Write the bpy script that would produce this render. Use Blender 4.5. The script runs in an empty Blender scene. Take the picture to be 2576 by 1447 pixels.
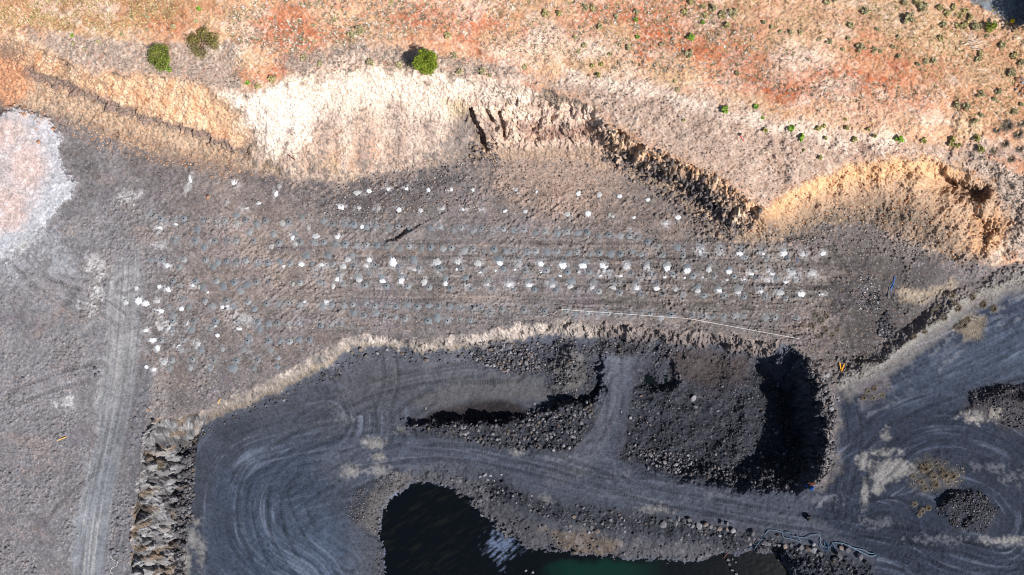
import bpy, bmesh, math, random
import numpy as np
from mathutils import Vector, Matrix, geometry

random.seed(7); rng = np.random.default_rng(11)
scene = bpy.context.scene
COL = scene.collection

# ------------------------------------------------------------------ camera, sky, sun, exposure
H = 96.667                       # drone height above the bench (m)
S = 145.0/2576.0                 # metres per survey pixel at bench level
cam = bpy.data.cameras.new('camera'); camo = bpy.data.objects.new('camera', cam); COL.objects.link(camo)
camo.location = (0, 0, H); cam.sensor_width = 36; cam.lens = 24; cam.clip_end = 5000
scene.camera = camo
SUN_EL = math.radians(47); SUN_AZ = (0.76, -0.65)
world = bpy.data.worlds.new('World'); scene.world = world; world.use_nodes = True
wn = world.node_tree.nodes; wl = world.node_tree.links
sky = wn.new('ShaderNodeTexSky'); sky.sky_type = 'NISHITA'; sky.sun_disc = False
sky.sun_elevation = SUN_EL; sky.sun_rotation = math.atan2(SUN_AZ[0], SUN_AZ[1])
wl.new(sky.outputs[0], wn['Background'].inputs[0]); wn['Background'].inputs[1].default_value = 0.06
sl = bpy.data.lights.new('sun', 'SUN'); sl.energy = 4.6; sl.angle = math.radians(0.5); sl.color = (1, .965, .93)
so = bpy.data.objects.new('sun', sl); COL.objects.link(so)
sd = Vector((SUN_AZ[0]*math.cos(SUN_EL), SUN_AZ[1]*math.cos(SUN_EL), math.sin(SUN_EL)))
so.rotation_euler = sd.to_track_quat('Z', 'Y').to_euler(); so.location = (60, -60, 90)
scene.view_settings.view_transform = 'Standard'; scene.view_settings.look = 'None'
scene.cycles.filter_width = 1.05
scene.view_settings.exposure = 0.36; scene.view_settings.gamma = 1.0

# ------------------------------------------------------------------ survey pixels -> points
def A(i, j, x, y): return ((i*1024+x*.5308)/1.59006, ((0, 768, 1533)[j]+y*.5308)/1.59006)
def B(c, r, x, y): return ((540+700*c+x*.27646)/1.59006, (700+400*r+y*.27646)/1.59006)
def SRC(x, y): return (x/1.59006, y/1.59006)
def P(X, Y, z):
    k = S*(H-z)/H
    return ((X-1288)*k, -(Y-723.5)*k, z)

# ------------------------------------------------------------------ noise
def _h(ix, iy, s):
    h = (ix.astype(np.int64)*374761393 + iy.astype(np.int64)*668265263 + s*1442695041) & 0xFFFFFFFF
    h = ((h ^ (h >> 13))*1274126177) & 0xFFFFFFFF
    h = ((h ^ (h >> 15))*2246822519) & 0xFFFFFFFF
    return ((h ^ (h >> 16)) & 0xFFFFFF).astype(np.float32)/16777216.0
def vn(x, y, s):
    ix = np.floor(x); iy = np.floor(y); fx = (x-ix).astype(np.float32); fy = (y-iy).astype(np.float32)
    fx = fx*fx*(3-2*fx); fy = fy*fy*(3-2*fy)
    a = _h(ix, iy, s); b = _h(ix+1, iy, s); c = _h(ix, iy+1, s); d = _h(ix+1, iy+1, s)
    return (a+(b-a)*fx)+((c+(d-c)*fx)-(a+(b-a)*fx))*fy
def fbm(x, y, s, o=4, g=.55):
    t = 0; a = 1; n = 0; ca, sa = math.cos(.6), math.sin(.6)
    for k in range(o):
        t = t+a*(vn(x, y, s+k*17)-.5); n += a; a *= g
        x, y = (x*ca-y*sa)*2.03+3.7, (x*sa+y*ca)*2.03+1.3
    return t/n*2
def worley(x, y, s):
    ix = np.floor(x); iy = np.floor(y)
    f1 = np.full(x.shape, 9., np.float32); f2 = f1.copy()
    cx = np.zeros_like(f1); cy = np.zeros_like(f1); bx = np.zeros_like(f1); by = np.zeros_like(f1)
    for dx in (-1, 0, 1):
        for dy in (-1, 0, 1):
            jx = ix+dx; jy = iy+dy
            px = (jx+_h(jx, jy, s)-x).astype(np.float32); py = (jy+_h(jx, jy, s+1)-y).astype(np.float32)
            d = px*px+py*py; m = d < f1
            f2 = np.where(m, f1, np.minimum(f2, d)); f1 = np.where(m, d, f1)
            cx = np.where(m, jx, cx); cy = np.where(m, jy, cy); bx = np.where(m, px, bx); by = np.where(m, py, by)
    return np.sqrt(f1), np.sqrt(f2), cx, cy, -bx, -by
def blocks(x, y, s, tilt=1.3):
    f1, f2, cx, cy, dx, dy = worley(x, y, s)
    return (_h(cx, cy, s+5)-.5) + tilt*((_h(cx, cy, s+6)-.5)*dx+(_h(cx, cy, s+7)-.5)*dy) - .35*np.clip(.14-(f2-f1), 0, .14)/.14
def sstep(a, b, x):
    t = np.clip((x-a)/(b-a), 0, 1); return t*t*(3-2*t)

# ------------------------------------------------------------------ survey lines (x, y, height)
Lz = []
def line(*pts, step=9):
    for (x0, y0, z0), (x1, y1, z1) in zip(pts, pts[1:]):
        n = max(1, int(math.hypot(x1-x0, y1-y0)/step))
        for k in range(n):
            t = k/n; Lz.append((x0+(x1-x0)*t, y0+(y1-y0)*t, z0+(z1-z0)*t))
    Lz.append(pts[-1])
def spots(*pts): Lz.extend(pts)
CREST = [(-400, 55, 11.5), (0, 85, 11), (100, 125, 11), (200, 172, 10.5), (300, 190, 10.5), (400, 192, 10.5), (500, 215, 10.3), (560, 235, 10), (640, 230, 10),
         (760, 195, 10.5), (870, 170, 11), (1000, 168, 11), (1100, 178, 11), (1200, 192, 10.5), (1300, 215, 10), (1420, 245, 9.5), (1500, 272, 9), (1532, 318, 8.6),
         (1600, 358, 8.2), (1700, 400, 7.8), (1800, 440, 7.2), (1870, 490, 6.4), (1922, 528, 5.2)]
CREST2 = [(1990, 480, 6), (2070, 445, 6.5), (2150, 415, 7), (2250, 400, 7.8), (2350, 405, 7.2), (2450, 440, 6), (2490, 468, 5.2), (2520, 525, 4.2), (2545, 560, 3.4), (2515, 618, 2.2), (2455, 662, 1.0)]
TOE = [(-400, 235, 1.6), (0, 255, 1.4), (150, 290, 1.0), (350, 375, .7), (550, 415, .6), (700, 440, .6), (850, 462, .6), (1000, 430, .9), (1150, 405, 1.3), (1300, 400, 1.6),
       (1450, 398, 1.8), (1545, 432, 1.3), (1640, 470, .9), (1712, 515, .7), (1770, 575, .5), (1840, 612, .4), (1950, 604, .4), (2050, 566, .6), (2200, 566, .8), (2330, 612, .8), (2410, 668, .5)]
line(*CREST); line(*CREST2); line(*TOE)
line((-400, 120, 6), (0, 150, 5.4), (100, 190, 5), (200, 232, 4.6), (300, 275, 4), (450, 325, 3.2), (600, 378, 2))     # foot of the orange face
line((1125, 258, 7.6), (1190, 262, 7.4), (1250, 258, 7.6), (1330, 262, 7.8), (1420, 265, 8.2), (1490, 284, 8.2))
line((1200, 352, 3.3), (1300, 350, 3.4), (1420, 352, 3.6), (1500, 362, 3.6))
line((1520, 336, 7.4), (1578, 376, 6.6), (1684, 420, 6.3), (1768, 460, 5.8), (1836, 506, 5.2), (1890, 548, 3.9)); line((1508, 362, 3.6), (1552, 402, 2.2), (1656, 446, 1.8), (1736, 490, 1.5), (1790, 545, 1.1), (1848, 588, .8))
line((2390, 452, 5.6), (2440, 456, 5.4), (2486, 474, 5.1)); line((2388, 464, 2.2), (2430, 468, 1.7), (2470, 482, 1.7), (2474, 500, 2.4)); line((2384, 505, 3.3), (2430, 518, 3.5), (2480, 522, 4.1))
line((2480, 548, 3.4), (2520, 580, 2.9), (2490, 615, 2.4)); line((2470, 552, 2.3), (2490, 590, 1.9), (2460, 625, 1.4))
line((2000, 525, 2.6), (2100, 490, 3.4), (2200, 470, 4), (2300, 480, 4))
# upper hillside and plateau
for x in range(-400, 3001, 200):
    for y in (-500, -250, -60):
        spots((x, y, 13.5+1.5*math.sin(x*.0021+.6)-.003*(y+60)))
spots((100, 20, 12.3), (300, 60, 12), (500, 120, 11.3), (700, 60, 12.3), (900, 60, 12.6), (1150, 60, 12.8), (1400, 100, 12.4), (1650, 150, 11.8), (1850, 100, 12.4),
      (1600, 270, 9.8), (1800, 330, 9.2), (2000, 300, 9.8), (2000, 400, 8), (2150, 250, 10.8), (2300, 320, 9.6), (2400, 200, 11), (2500, 380, 8.6), (2576, 300, 9.6),
      (2576, 480, 5.6), (2576, 580, 3.9), (2560, 640, 2.4), (2700, 500, 6.5), (2900, 500, 6.5), (2900, 200, 10.5), (2500, 40, 11.9), (2420, 0, 12.2), (2200, 80, 12.2), (1930, 400, 7.4), (1880, 420, 7.6))
# bench
for x, y, z in ((-400, 500, .6), (-400, 900, .3), (-400, 1500, 0), (-400, 1900, 0), (0, 700, .3), (200, 500, .4), (200, 800, .2), (0, 1000, .1), (0, 1300, 0), (0, 1500, 0), (200, 1200, 0), (200, 1500, 0),
                (300, 1000, 0), (450, 700, .2), (500, 500, .5), (500, 900, .1), (700, 600, .3), (700, 800, .1), (1000, 560, .4), (1000, 700, .2), (1300, 520, .8), (1300, 700, .1), (1000, 800, 0),
                (1300, 780, 0), (1600, 560, .6), (1600, 700, .1), (1600, 790, 0), (1900, 650, .3), (1900, 790, 0), (2100, 640, .3), (2100, 760, .1), (2300, 690, .2), (2200, 820, .0), (2060, 850, 0)):
    spots((x, y, z))
# pit: edge, toe, walls
EDGE = [(330, 1900, 0), (330, 1500, 0), (338, 1350, 0), (348, 1250, 0), (358, 1150, 0), (372, 1075, 0), (440, 1050, 0), (500, 1042, 0), (570, 1008, 0), (650, 968, 0), (740, 925, 0), (820, 885, 0), (880, 852, 0), (920, 840, 0), (985, 850, 0),
        (1050, 858, 0), (1120, 858, 0), (1200, 842, 0), (1300, 815, 0), (1400, 808, 0), (1500, 815, 0), (1600, 828, 0), (1700, 838, 0), (1800, 846, 0), (1900, 862, 0), (1960, 868, 0),
        (1998, 878, 0), (2024, 905, 0), (2046, 950, 0), (2064, 1010, -.1), (2074, 1070, -.3), (2076, 1130, -.7), (2066, 1175, -1.1), (2040, 1222, -1.8)]
PTOE = [(460, 1900, -6), (460, 1500, -6), (466, 1350, -6), (480, 1250, -6), (484, 1160, -6), (482, 1100, -5.8), (520, 1068, -5.6), (600, 1035, -5.4), (700, 992, -5.2), (780, 952, -5), (850, 912, -4.8), (905, 876, -4.6), (985, 884, -4.6),
        (1100, 888, -4.6), (1200, 880, -4.3), (1300, 856, -4.3), (1400, 846, -4.8), (1500, 852, -5.2), (1600, 862, -5.6), (1700, 868, -6.2), (1800, 878, -6.8), (1880, 893, -7.6), (1935, 912, -8.6),
        (1956, 950, -9.2), (1978, 1000, -9.6), (1992, 1060, -9.4), (2000, 1120, -8.6), (1996, 1165, -6.4)]
line(*EDGE); line(*PTOE)
spots((600, 1120, -6), (560, 1250, -6.3), (600, 1400, -6.5), (700, 1300, -6.4), (800, 1180, -6.2), (800, 1450, -6.6), (600, 1900, -6.6), (800, 1900, -6.6), (850, 1040, -5.6), (950, 960, -5.2), (1000, 1000, -5.5),
      (1150, 930, -5), (1250, 960, -5.3), (1350, 930, -5.4))
line((900, 1120, -6.1), (1000, 1130, -6.1), (1150, 1140, -5.9), (1300, 1165, -5.5), (1450, 1200, -5.0), (1600, 1220, -4.5), (1750, 1245, -3.8), (1900, 1275, -2.9), (2050, 1300, -2), (2200, 1325, -1.2), (2400, 1380, -.7))
line((1200, 1150, -5.9), (1300, 1145, -5.6), (1450, 1160, -5.2), (1560, 1185, -4.9), (1700, 1212, -4.2), (1850, 1235, -3.3), (2000, 1250, -2.4))
# broken-rock ridge inside the pit with a steep north side
line((1022, 1066, -6), (1100, 1050, -6.2), (1200, 1046, -6.7), (1280, 1050, -6.5), (1360, 1030, -6.2), (1400, 1008, -6.9), (1460, 1005, -6.9), (1502, 992, -7))
line((1028, 1074, -5.8), (1070, 1071, -4.9), (1100, 1076, -4.4), (1140, 1066, -4.1), (1175, 1073, -4.3), (1215, 1066, -3.7), (1260, 1071, -3.9), (1290, 1062, -4.7), (1325, 1058, -5.7), (1370, 1046, -5.9), (1398, 1030, -5.0), (1430, 1020, -4.6), (1470, 1022, -4.7), (1498, 1012, -5.1))
line((1050, 1092, -6), (1150, 1108, -5.8), (1250, 1122, -5.6), (1350, 1134, -5.4), (1430, 1138, -5.3), (1480, 1105, -5.4))
line((1060, 1000, -5.6), (1200, 985, -5.8), (1340, 985, -6.2))
spots()
# dumped grey mound and the small ramp beside it
line((1400, 965, -5.7), (1415, 905, -4.6), (1440, 900, -3.9), (1466, 935, -4.0), (1476, 972, -4.9))
line((1380, 975, -6.2), (1375, 920, -5.6), (1400, 875, -5.2)); line((1492, 990, -7), (1490, 930, -6.8), (1478, 885, -6.0))
line((1560, 890, -6.2), (1545, 950, -6.0), (1528, 1020, -5.7), (1510, 1080, -5.4), (1490, 1140, -5.1), step=14)
line((1522, 900, -6.1), (1519, 930, -6.0), (1512, 965, -5.9), (1503, 1005, -5.8)); line((1506, 905, -6.5), (1506, 940, -7.1), (1498, 985, -7.2))
line((1590, 900, -6.4), (1585, 980, -6.3), (1570, 1060, -5.8), (1550, 1140, -5.1))
# right basin
spots((1690, 900, -7.4), (1780, 920, -8), (1850, 960, -8.6), (1890, 1040, -9.2), (1880, 1110, -8.8), (1800, 1040, -8.4), (1740, 980, -8.2), (1720, 1040, -7.2), (1650, 1040, -7), (1640, 1100, -6.3), (1740, 1100, -7.2), (1820, 1120, -8), (1760, 1160, -6.4), (1660, 1150, -5.7), (1860, 1175, -6.8), (1950, 1150, -8.8), (1940, 1196, -5.4), (1850, 1208, -4.8))
line((1615, 935, -8), (1640, 928, -8.6), (1680, 932, -8.6), (1705, 945, -8.4)); line((1625, 960, -8.9), (1660, 975, -8.9), (1695, 965, -8.9)); line((1640, 992, -7.4), (1700, 985, -7.4), (1720, 950, -7.4))
# pond bank and bed
line((868, 1900, -6.6), (868, 1520, -6.6), (872, 1447, -6.6), (880, 1360, -6.5), (868, 1300, -6.4), (885, 1250, -6.3), (950, 1208, -6.2), (1030, 1180, -6), (1150, 1168, -5.9), (1250, 1198, -5.6), (1330, 1245, -5.1), (1450, 1268, -4.8),
     (1600, 1290, -4.3), (1700, 1302, -4), (1800, 1322, -3.5), (1900, 1348, -3), (2000, 1372, -2.4), (2100, 1398, -1.8), (2200, 1425, -1.3), (2350, 1520, -.9), (2350, 1900, -.9))
SHORE = [(988, 1900), (985, 1520), (972, 1447), (968, 1400), (972, 1370), (956, 1340), (962, 1300), (978, 1260), (1010, 1232), (1040, 1214), (1080, 1213), (1130, 1228), (1180, 1255), (1205, 1295), (1250, 1335), (1300, 1365), (1340, 1388), (1380, 1388), (1460, 1396), (1540, 1402), (1620, 1408), (1700, 1420), (1750, 1412), (1820, 1396), (1880, 1390), (1940, 1392), (1968, 1404), (1985, 1447), (2020, 1520), (2050, 1900)]
WZ = -9.5
line(*[(x, y, WZ) for x, y in SHORE])
line(*[(x, y, WZ-1.6) for x, y in ((1015, 1900), (1010, 1500), (1000, 1440), (985, 1360), (985, 1310), (1005, 1270), (1050, 1240), (1110, 1245), (1160, 1275), (1190, 1320), (1240, 1360), (1320, 1412), (1400, 1412), (1540, 1425), (1700, 1446), (1830, 1420), (1930, 1412), (1955, 1447), (1990, 1520), (2020, 1900))])
spots((1100, 1350, -13), (1100, 1600, -13), (1500, 1500, -12.5), (1800, 1500, -12.5), (1500, 1900, -13), (1100, 1900, -13), (1900, 1900, -13))
line((1985, 1400, -4.2), (2010, 1430, -4), (2050, 1447, -3.2), (2110, 1500, -2.6), (2150, 1900, -2.6))
# right hand road, berm, mounds
for x, y, z in ((2150, 1000, -.2), (2300, 960, -.3), (2450, 900, -.2), (2576, 820, 0), (2576, 950, 0), (2750, 820, 0), (2950, 700, 2), (2950, 1000, 0), (2950, 1500, 0), (2950, 1900, 0), (2250, 1100, -.5), (2400, 1100, -.4), (2150, 1200, -1), (2300, 1230, -.8), (2500, 1180, -.4), (2600, 1250, -.3), (2600, 1447, -.5), (2700, 1100, .2)):
    spots((x, y, z))
BERM = [(2122, 968, .3), (2150, 950, 1.0), (2200, 922, 1.3), (2250, 888, 1.2), (2300, 856, 1.4), (2350, 815, 1.5), (2400, 772, 1.0), (2460, 736, .5), (2520, 716, .7), (2576, 692, .4), (2800, 600, 1.2)]
line(*BERM); line(*[(x-24, y-30, .0) for x, y, z in BERM]); line(*[(x+18, y+22, .0) for x, y, z in BERM])
line((2460, 1010, .8), (2520, 1000, 1.6), (2600, 1020, 1.8), (2700, 1040, 1.8)); line((2440, 985, .0), (2520, 968, .1), (2600, 960, .1)); line((2440, 1050, .1), (2520, 1075, .1), (2600, 1100, .1))
line((2380, 1280, .5), (2420, 1265, .8), (2470, 1290, .8), (2450, 1320, .6)); line((2350, 1280, -.5), (2390, 1230, -.5), (2470, 1235, -.5), (2520, 1290, -.5), (2480, 1350, -.6), (2400, 1335, -.7), (2350, 1280, -.5))
spots((2280, 1190, -.4), (2370, 1190, .1))

pts2 = {}
for x, y, z in Lz: pts2.setdefault((round(x/3), round(y/3)), (x, y, z))
pts = list(pts2.values())
tri = geometry.delaunay_2d_cdt([Vector((p[0], p[1])) for p in pts], [], [], 0, 1e-4)
tv = [(v.x, v.y, pts[o[0]][2] if o else 0) for v, o in zip(tri[0], tri[3])]
# ---- rasterise the survey net on a coarse grid
Q = 3.0; QX0, QY0 = -380., -380.; QW, QH = int((2576+760)/Q), int((1447+760)/Q)
Zq = np.zeros((QH, QW), np.float32)
for f in tri[2]:
    (x0, y0, z0), (x1, y1, z1), (x2, y2, z2) = (tv[i] for i in f)
    a0 = max(0, int((min(x0, x1, x2)-QX0)/Q)); a1 = min(QW-1, int((max(x0, x1, x2)-QX0)/Q)+1)
    b0 = max(0, int((min(y0, y1, y2)-QY0)/Q)); b1 = min(QH-1, int((max(y0, y1, y2)-QY0)/Q)+1)
    if a1 < a0 or b1 < b0: continue
    den = (y1-y2)*(x0-x2)+(x2-x1)*(y0-y2)
    if abs(den) < 1e-9: continue
    gx, gy = np.meshgrid(QX0+Q*np.arange(a0, a1+1), QY0+Q*np.arange(b0, b1+1))
    w0 = ((y1-y2)*(gx-x2)+(x2-x1)*(gy-y2))/den; w1 = ((y2-y0)*(gx-x2)+(x0-x2)*(gy-y2))/den; w2 = 1-w0-w1
    m = (w0 >= -1e-4) & (w1 >= -1e-4) & (w2 >= -1e-4)
    Zq[b0:b1+1, a0:a1+1][m] = (w0*z0+w1*z1+w2*z2)[m]
def blur(a, n):
    for _ in range(n):
        p = np.pad(a, 1, mode='edge'); a = (p[1:-1, :-2]+2*p[1:-1, 1:-1]+p[1:-1, 2:])/4
        p = np.pad(a, 1, mode='edge'); a = (p[:-2, 1:-1]+2*p[1:-1, 1:-1]+p[2:, 1:-1])/4
    return a
Zq = blur(Zq, 2)
qgx, qgy = np.meshgrid(QX0+Q*np.arange(QW), QY0+Q*np.arange(QH))
def samp(a, X, Y):
    x = np.clip((np.asarray(X, float)-QX0)/Q, 0, QW-1.001); y = np.clip((np.asarray(Y, float)-QY0)/Q, 0, QH-1.001)
    i = x.astype(int); j = y.astype(int); fx = (x-i).astype(np.float32); fy = (y-j).astype(np.float32)
    return a[j, i]*(1-fx)*(1-fy)+a[j, i+1]*fx*(1-fy)+a[j+1, i]*(1-fx)*fy+a[j+1, i+1]*fx*fy

# ---- full grid
ST = 1.6
def axis(n1):
    core = np.arange(-70, n1+70, ST); g = [70.]; s = ST
    while g[-1] < 16000: s = min(s*1.12, 1500); g.append(g[-1]+s)
    g = np.array(g[1:]); return np.concatenate([-g[::-1], core, core[-1]-70+g])
gx1, gy1 = axis(2576), axis(1447)
NX, NY = len(gx1), len(gy1)
X, Y = np.meshgrid(gx1, gy1); X = X.astype(np.float64); Y = Y.astype(np.float64)
U = X*S; V = Y*S                                  # layout metres
n8 = fbm(U/9, V/9, 1, 4); n3 = fbm(U/3.2, V/3.2, 5, 4); n1 = fbm(U/1.1, V/1.1, 9, 4); nf = fbm(U/.38, V/.38, 13, 3); nff = vn(U/.17, V/.17, 31)*2-1
inside = (np.abs(X-1288) < 1500)*(np.abs(Y-723) < 900)
XW = X+inside*(11*n3+7*n1+2.5*nf); YW = Y+inside*(11*fbm(U/2.6, V/2.6, 45, 3)+7*fbm(U/.95, V/.95, 49, 3)+2.5*nff)   # ragged edges
Z = samp(Zq, XW, YW).astype(np.float32)

# ---- masks
def _seg(px, py, x0, y0, x1, y1):
    dx, dy = x1-x0, y1-y0; l = dx*dx+dy*dy+1e-9
    t = np.clip(((px-x0)*dx+(py-y0)*dy)/l, 0, 1)
    return np.hypot(px-x0-t*dx, py-y0-t*dy), t, math.sqrt(l)
def sdist(poly):
    p = [q[:2] for q in poly]; d = np.full(qgx.shape, 1e6, np.float32); ins = np.zeros(qgx.shape, bool)
    for (x0, y0), (x1, y1) in zip(p, p[1:]+p[:1]):
        d = np.minimum(d, _seg(qgx, qgy, x0, y0, x1, y1)[0])
        if y0 != y1: ins ^= ((y0 > qgy) != (y1 > qgy)) & (qgx < (x1-x0)*(qgy-y0)/(y1-y0)+x0)
    return np.where(ins, d, -d)
def ldist(pl):
    d = np.full(qgx.shape, 1e6, np.float32); s = np.zeros(qgx.shape, np.float32); acc = 0; sg = np.zeros(qgx.shape, np.float32)
    for (x0, y0), (x1, y1) in zip(pl, pl[1:]):
        dd, t, l = _seg(qgx, qgy, x0, y0, x1, y1); m = dd < d
        d = np.where(m, dd, d); s = np.where(m, acc+t*l, s); sg = np.where(m, np.sign((x1-x0)*(qgy-y0)-(y1-y0)*(qgx-x0)), sg); acc += l
    return d, s, sg
def smooth(pl, k=8):
    p = [np.array(q[:2], float) for q in pl]; p = [2*p[0]-p[1]]+p+[2*p[-1]-p[-2]]; out = []
    for a, b, c, d in zip(p, p[1:], p[2:], p[3:]):
        for i in range(k):
            t = i/k; out.append(tuple(.5*(2*b+(c-a)*t+(2*a-5*b+4*c-d)*t*t+(3*b-a-3*c+d)*t**3)))
    return out+[tuple(p[-2])]
def zone(poly, f=6, w=14, n=None):
    return sstep(-1.5*f, 1.5*f, samp(sdist(poly), XW, YW)+.7*w*(1.1*n1+.8*nf+.9*n3 if n is None else n))
def stroke(pl, wd, f=4, w=8):
    return sstep(-1.3*f, 1.3*f, wd-samp(ldist(pl)[0], XW, YW)+.7*w*(n1+.6*nf+.5*n3))
def blobs(lst, f=3, w=7):
    m = np.zeros(X.shape, np.float32)
    for (cx, cy, rx, ry) in lst:
        i0, i1 = np.searchsorted(gx1, (cx-rx*2-12, cx+rx*2+12)); j0, j1 = np.searchsorted(gy1, (cy-ry*2-12, cy+ry*2+12))
        sl_ = np.s_[j0:j1, i0:i1]
        r = np.hypot((X[sl_]-cx)/rx, (Y[sl_]-cy)/ry)
        m[sl_] = np.maximum(m[sl_], sstep(-1.6*f, 1.6*f, (1-r)*min(rx, ry)+w*(n1[sl_]+1.3*nf[sl_]+.5*n3[sl_])))
    return m

# ---- colours
def lin(c):
    c = np.array(c, float)/255; return np.where(c <= .04045, c/12.92, ((c+.055)/1.055)**2.4)
GAIN = 1.12
C = np.zeros(X.shape+(3,), np.float32); C[:] = lin((127, 120, 116))/GAIN
def paint(m, c, a=1.0):
    m = (m*a)[..., None]; C[:] = C*(1-m)+(lin(c)/GAIN).astype(np.float32)*m
def th(n, a, b): return sstep(a, b, n)

HILL = [p[:2] for p in CREST]+[p[:2] for p in CREST2]+[(2500, 672), (2640, 650), (3100, 500), (3100, -900), (-900, -900), (-900, 40)]
CLIFF = [p[:2] for p in CREST]+[p[:2] for p in CREST2]+[p[:2] for p in TOE[::-1]]
PIT = [p[:2] for p in EDGE]+[(2100, 1260), (2500, 1380), (2900, 1500), (2900, 1900)]
RIGHT = [(2115, 990), (2140, 962), (2270, 890), (2400, 790), (2576, 710), (3000, 560), (3000, 1900), (2300, 1900), (2200, 1400), (2040, 1300), (2060, 1235), (2100, 1180), (2108, 1080)]
mH = zone(HILL, 4, 6); mC = zone(CLIFF, 4, 5); mP = zone(PIT, 4, 5); mR = zone(RIGHT, 12, 14)
# bench and left plain
paint(zone([(-900, 300), (280, 380), (380, 620), (370, 1000), (330, 1900), (-900, 1900)], 90, 60), (135, 133, 133))
paint(zone([(560, 440), (760, 500), (860, 640), (800, 760), (600, 800), (480, 740), (520, 560)], 60, 50), (156, 141, 131), .8)
paint(zone([(640, 430), (760, 500), (900, 560), (1150, 470), (1180, 410), (1020, 430), (850, 465)], 25, 30), (98, 93, 94), .9)
paint(zone([(1180, 420), (1500, 410), (1780, 560), (1700, 620), (1400, 560), (1250, 520)], 30, 40), (134, 119, 109), .8)
paint(zone([(1330, 400), (1480, 400), (1480, 520), (1350, 540)], 25, 30), (165, 140, 120), .6)
paint(zone([(1500, 620), (2100, 560), (2350, 640), (2130, 960), (1980, 860), (1500, 820)], 70, 40), (104, 98, 93), .8)
paint(zone([(2060, 660), (2380, 640), (2300, 860), (2120, 960), (2050, 860)], 30, 30), (84, 80, 78), .85)
paint(zone([(1960, 790), (2110, 800), (2120, 880), (2020, 890)], 20, 24), (122, 110, 108), .7)
for yy in (630, 690, 742):
    paint(stroke([(700, yy+6), (1300, yy-4), (2080, yy+10)], 10, 8, 9), (134, 124, 115), .55)
lnz = fbm((V-.015*U)/.55, U/7, 173, 4); paint(th(lnz+.3*n1, .1, .55)*(1-mH)*sstep(500, 800, X)*sstep(2250, 2000, X)*sstep(560, 640, Y), (142, 128, 117), .5); paint(th(-lnz+.3*n1, .15, .6)*(1-mH)*sstep(500, 800, X)*sstep(2250, 2000, X), (92, 88, 87), .45)
paint(th(n3+.4*n1, .12, .6), (146, 134, 124), .35*(1-mH)); paint(th(-n3+.5*n1, .1, .6), (97, 91, 88), .4*(1-mH))
paint(zone([(-900, 380), (300, 420), (380, 700), (340, 1900), (-900, 1900)], 60, 40)*th(n8*.8+n3+.6*n1, .15, .6), (112, 109, 110), .6); paint(zone([(-900, 1000), (200, 1050), (150, 1900), (-900, 1900)], 60, 40), (118, 115, 116), .5)
bq = (1-mH)*(1-mP)*(1-mR); paint(bq*th(fbm(U/5, V/3, 221, 4)+.4*n1, .15, .6), (148, 126, 112), .24); paint(bq*th(fbm(U/6, V/3.5, 223, 4)+.4*n1, .15, .6), (116, 108, 116), .35)
# pale stockpile pad on the left
PAD = [(-900, 270), (0, 268), (70, 275), (120, 298), (150, 345), (152, 385), (160, 420), (188, 462), (178, 500), (140, 530), (105, 570), (90, 600), (50, 630), (0, 660), (-900, 700)]
mPad = zone(PAD, 6, 16)
paint(mPad, (200, 201, 207)); paint(mPad*zone([(-300, 300), (60, 300), (110, 360), (130, 430), (60, 560), (-300, 600)], 22, 26), (220, 204, 199), .75); paint(mPad*blobs([(10, 530, 60, 55), (0, 330, 50, 40), (70, 420, 40, 50)], 10, 14), (226, 190, 176), .45)
paint(mPad*th(n1+.6*nf, .25, .7), (226, 226, 230), .5)
paint(zone([(80, 575), (130, 575), (190, 650), (190, 690), (130, 680)], 10, 18), (172, 173, 174), .7); paint(zone([(-60, 640), (60, 600), (110, 590), (60, 680), (0, 720), (-60, 720)], 14, 24), (166, 166, 168), .5)
paint(blobs([(245, 735, 16, 22), (215, 770, 22, 14), (240, 660, 22, 24), (60, 620, 20, 16), (605, 800, 26, 18), (320, 490, 22, 18), (165, 1010, 20, 14), (265, 1000, 22, 12), (425, 815, 22, 18), (250, 690, 12, 20)], 5, 12), (196, 194, 190), .6)
# left dirt track
TRACK = [(288, 640), (355, 632), (362, 720), (350, 850), (338, 1000), (315, 1080), (285, 1250), (262, 1447), (250, 1900), (165, 1900), (172, 1447), (205, 1250), (242, 1085), (240, 1040), (264, 900), (276, 760)]
mT = zone(TRACK, 7, 9)*sstep(615, 700, Y+14*n1); paint(mT, (148, 147, 145), .8); paint(mT*sstep(820, 1250, Y), (120, 124, 128), .8)
d_, s_, g_ = ldist(smooth([(325, 630), (318, 750), (300, 950), (275, 1090), (240, 1250), (215, 1447), (200, 1900)], 5))
dT = samp(d_*g_, X, Y)*S; sT = samp(s_, X, Y)*S
stT = fbm(dT/.28, sT/14, 61, 3)
paint(mT*th(stT, .05, .5), (170, 166, 160), .6); paint(mT*th(-stT, .1, .5), (112, 113, 116), .5)
paint(zone([(345, 900), (385, 930), (370, 1050), (350, 1200), (338, 1447), (335, 1900), (255, 1900), (266, 1447), (300, 1220), (330, 1040)], 8, 10), (112, 111, 114), .85)
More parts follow.
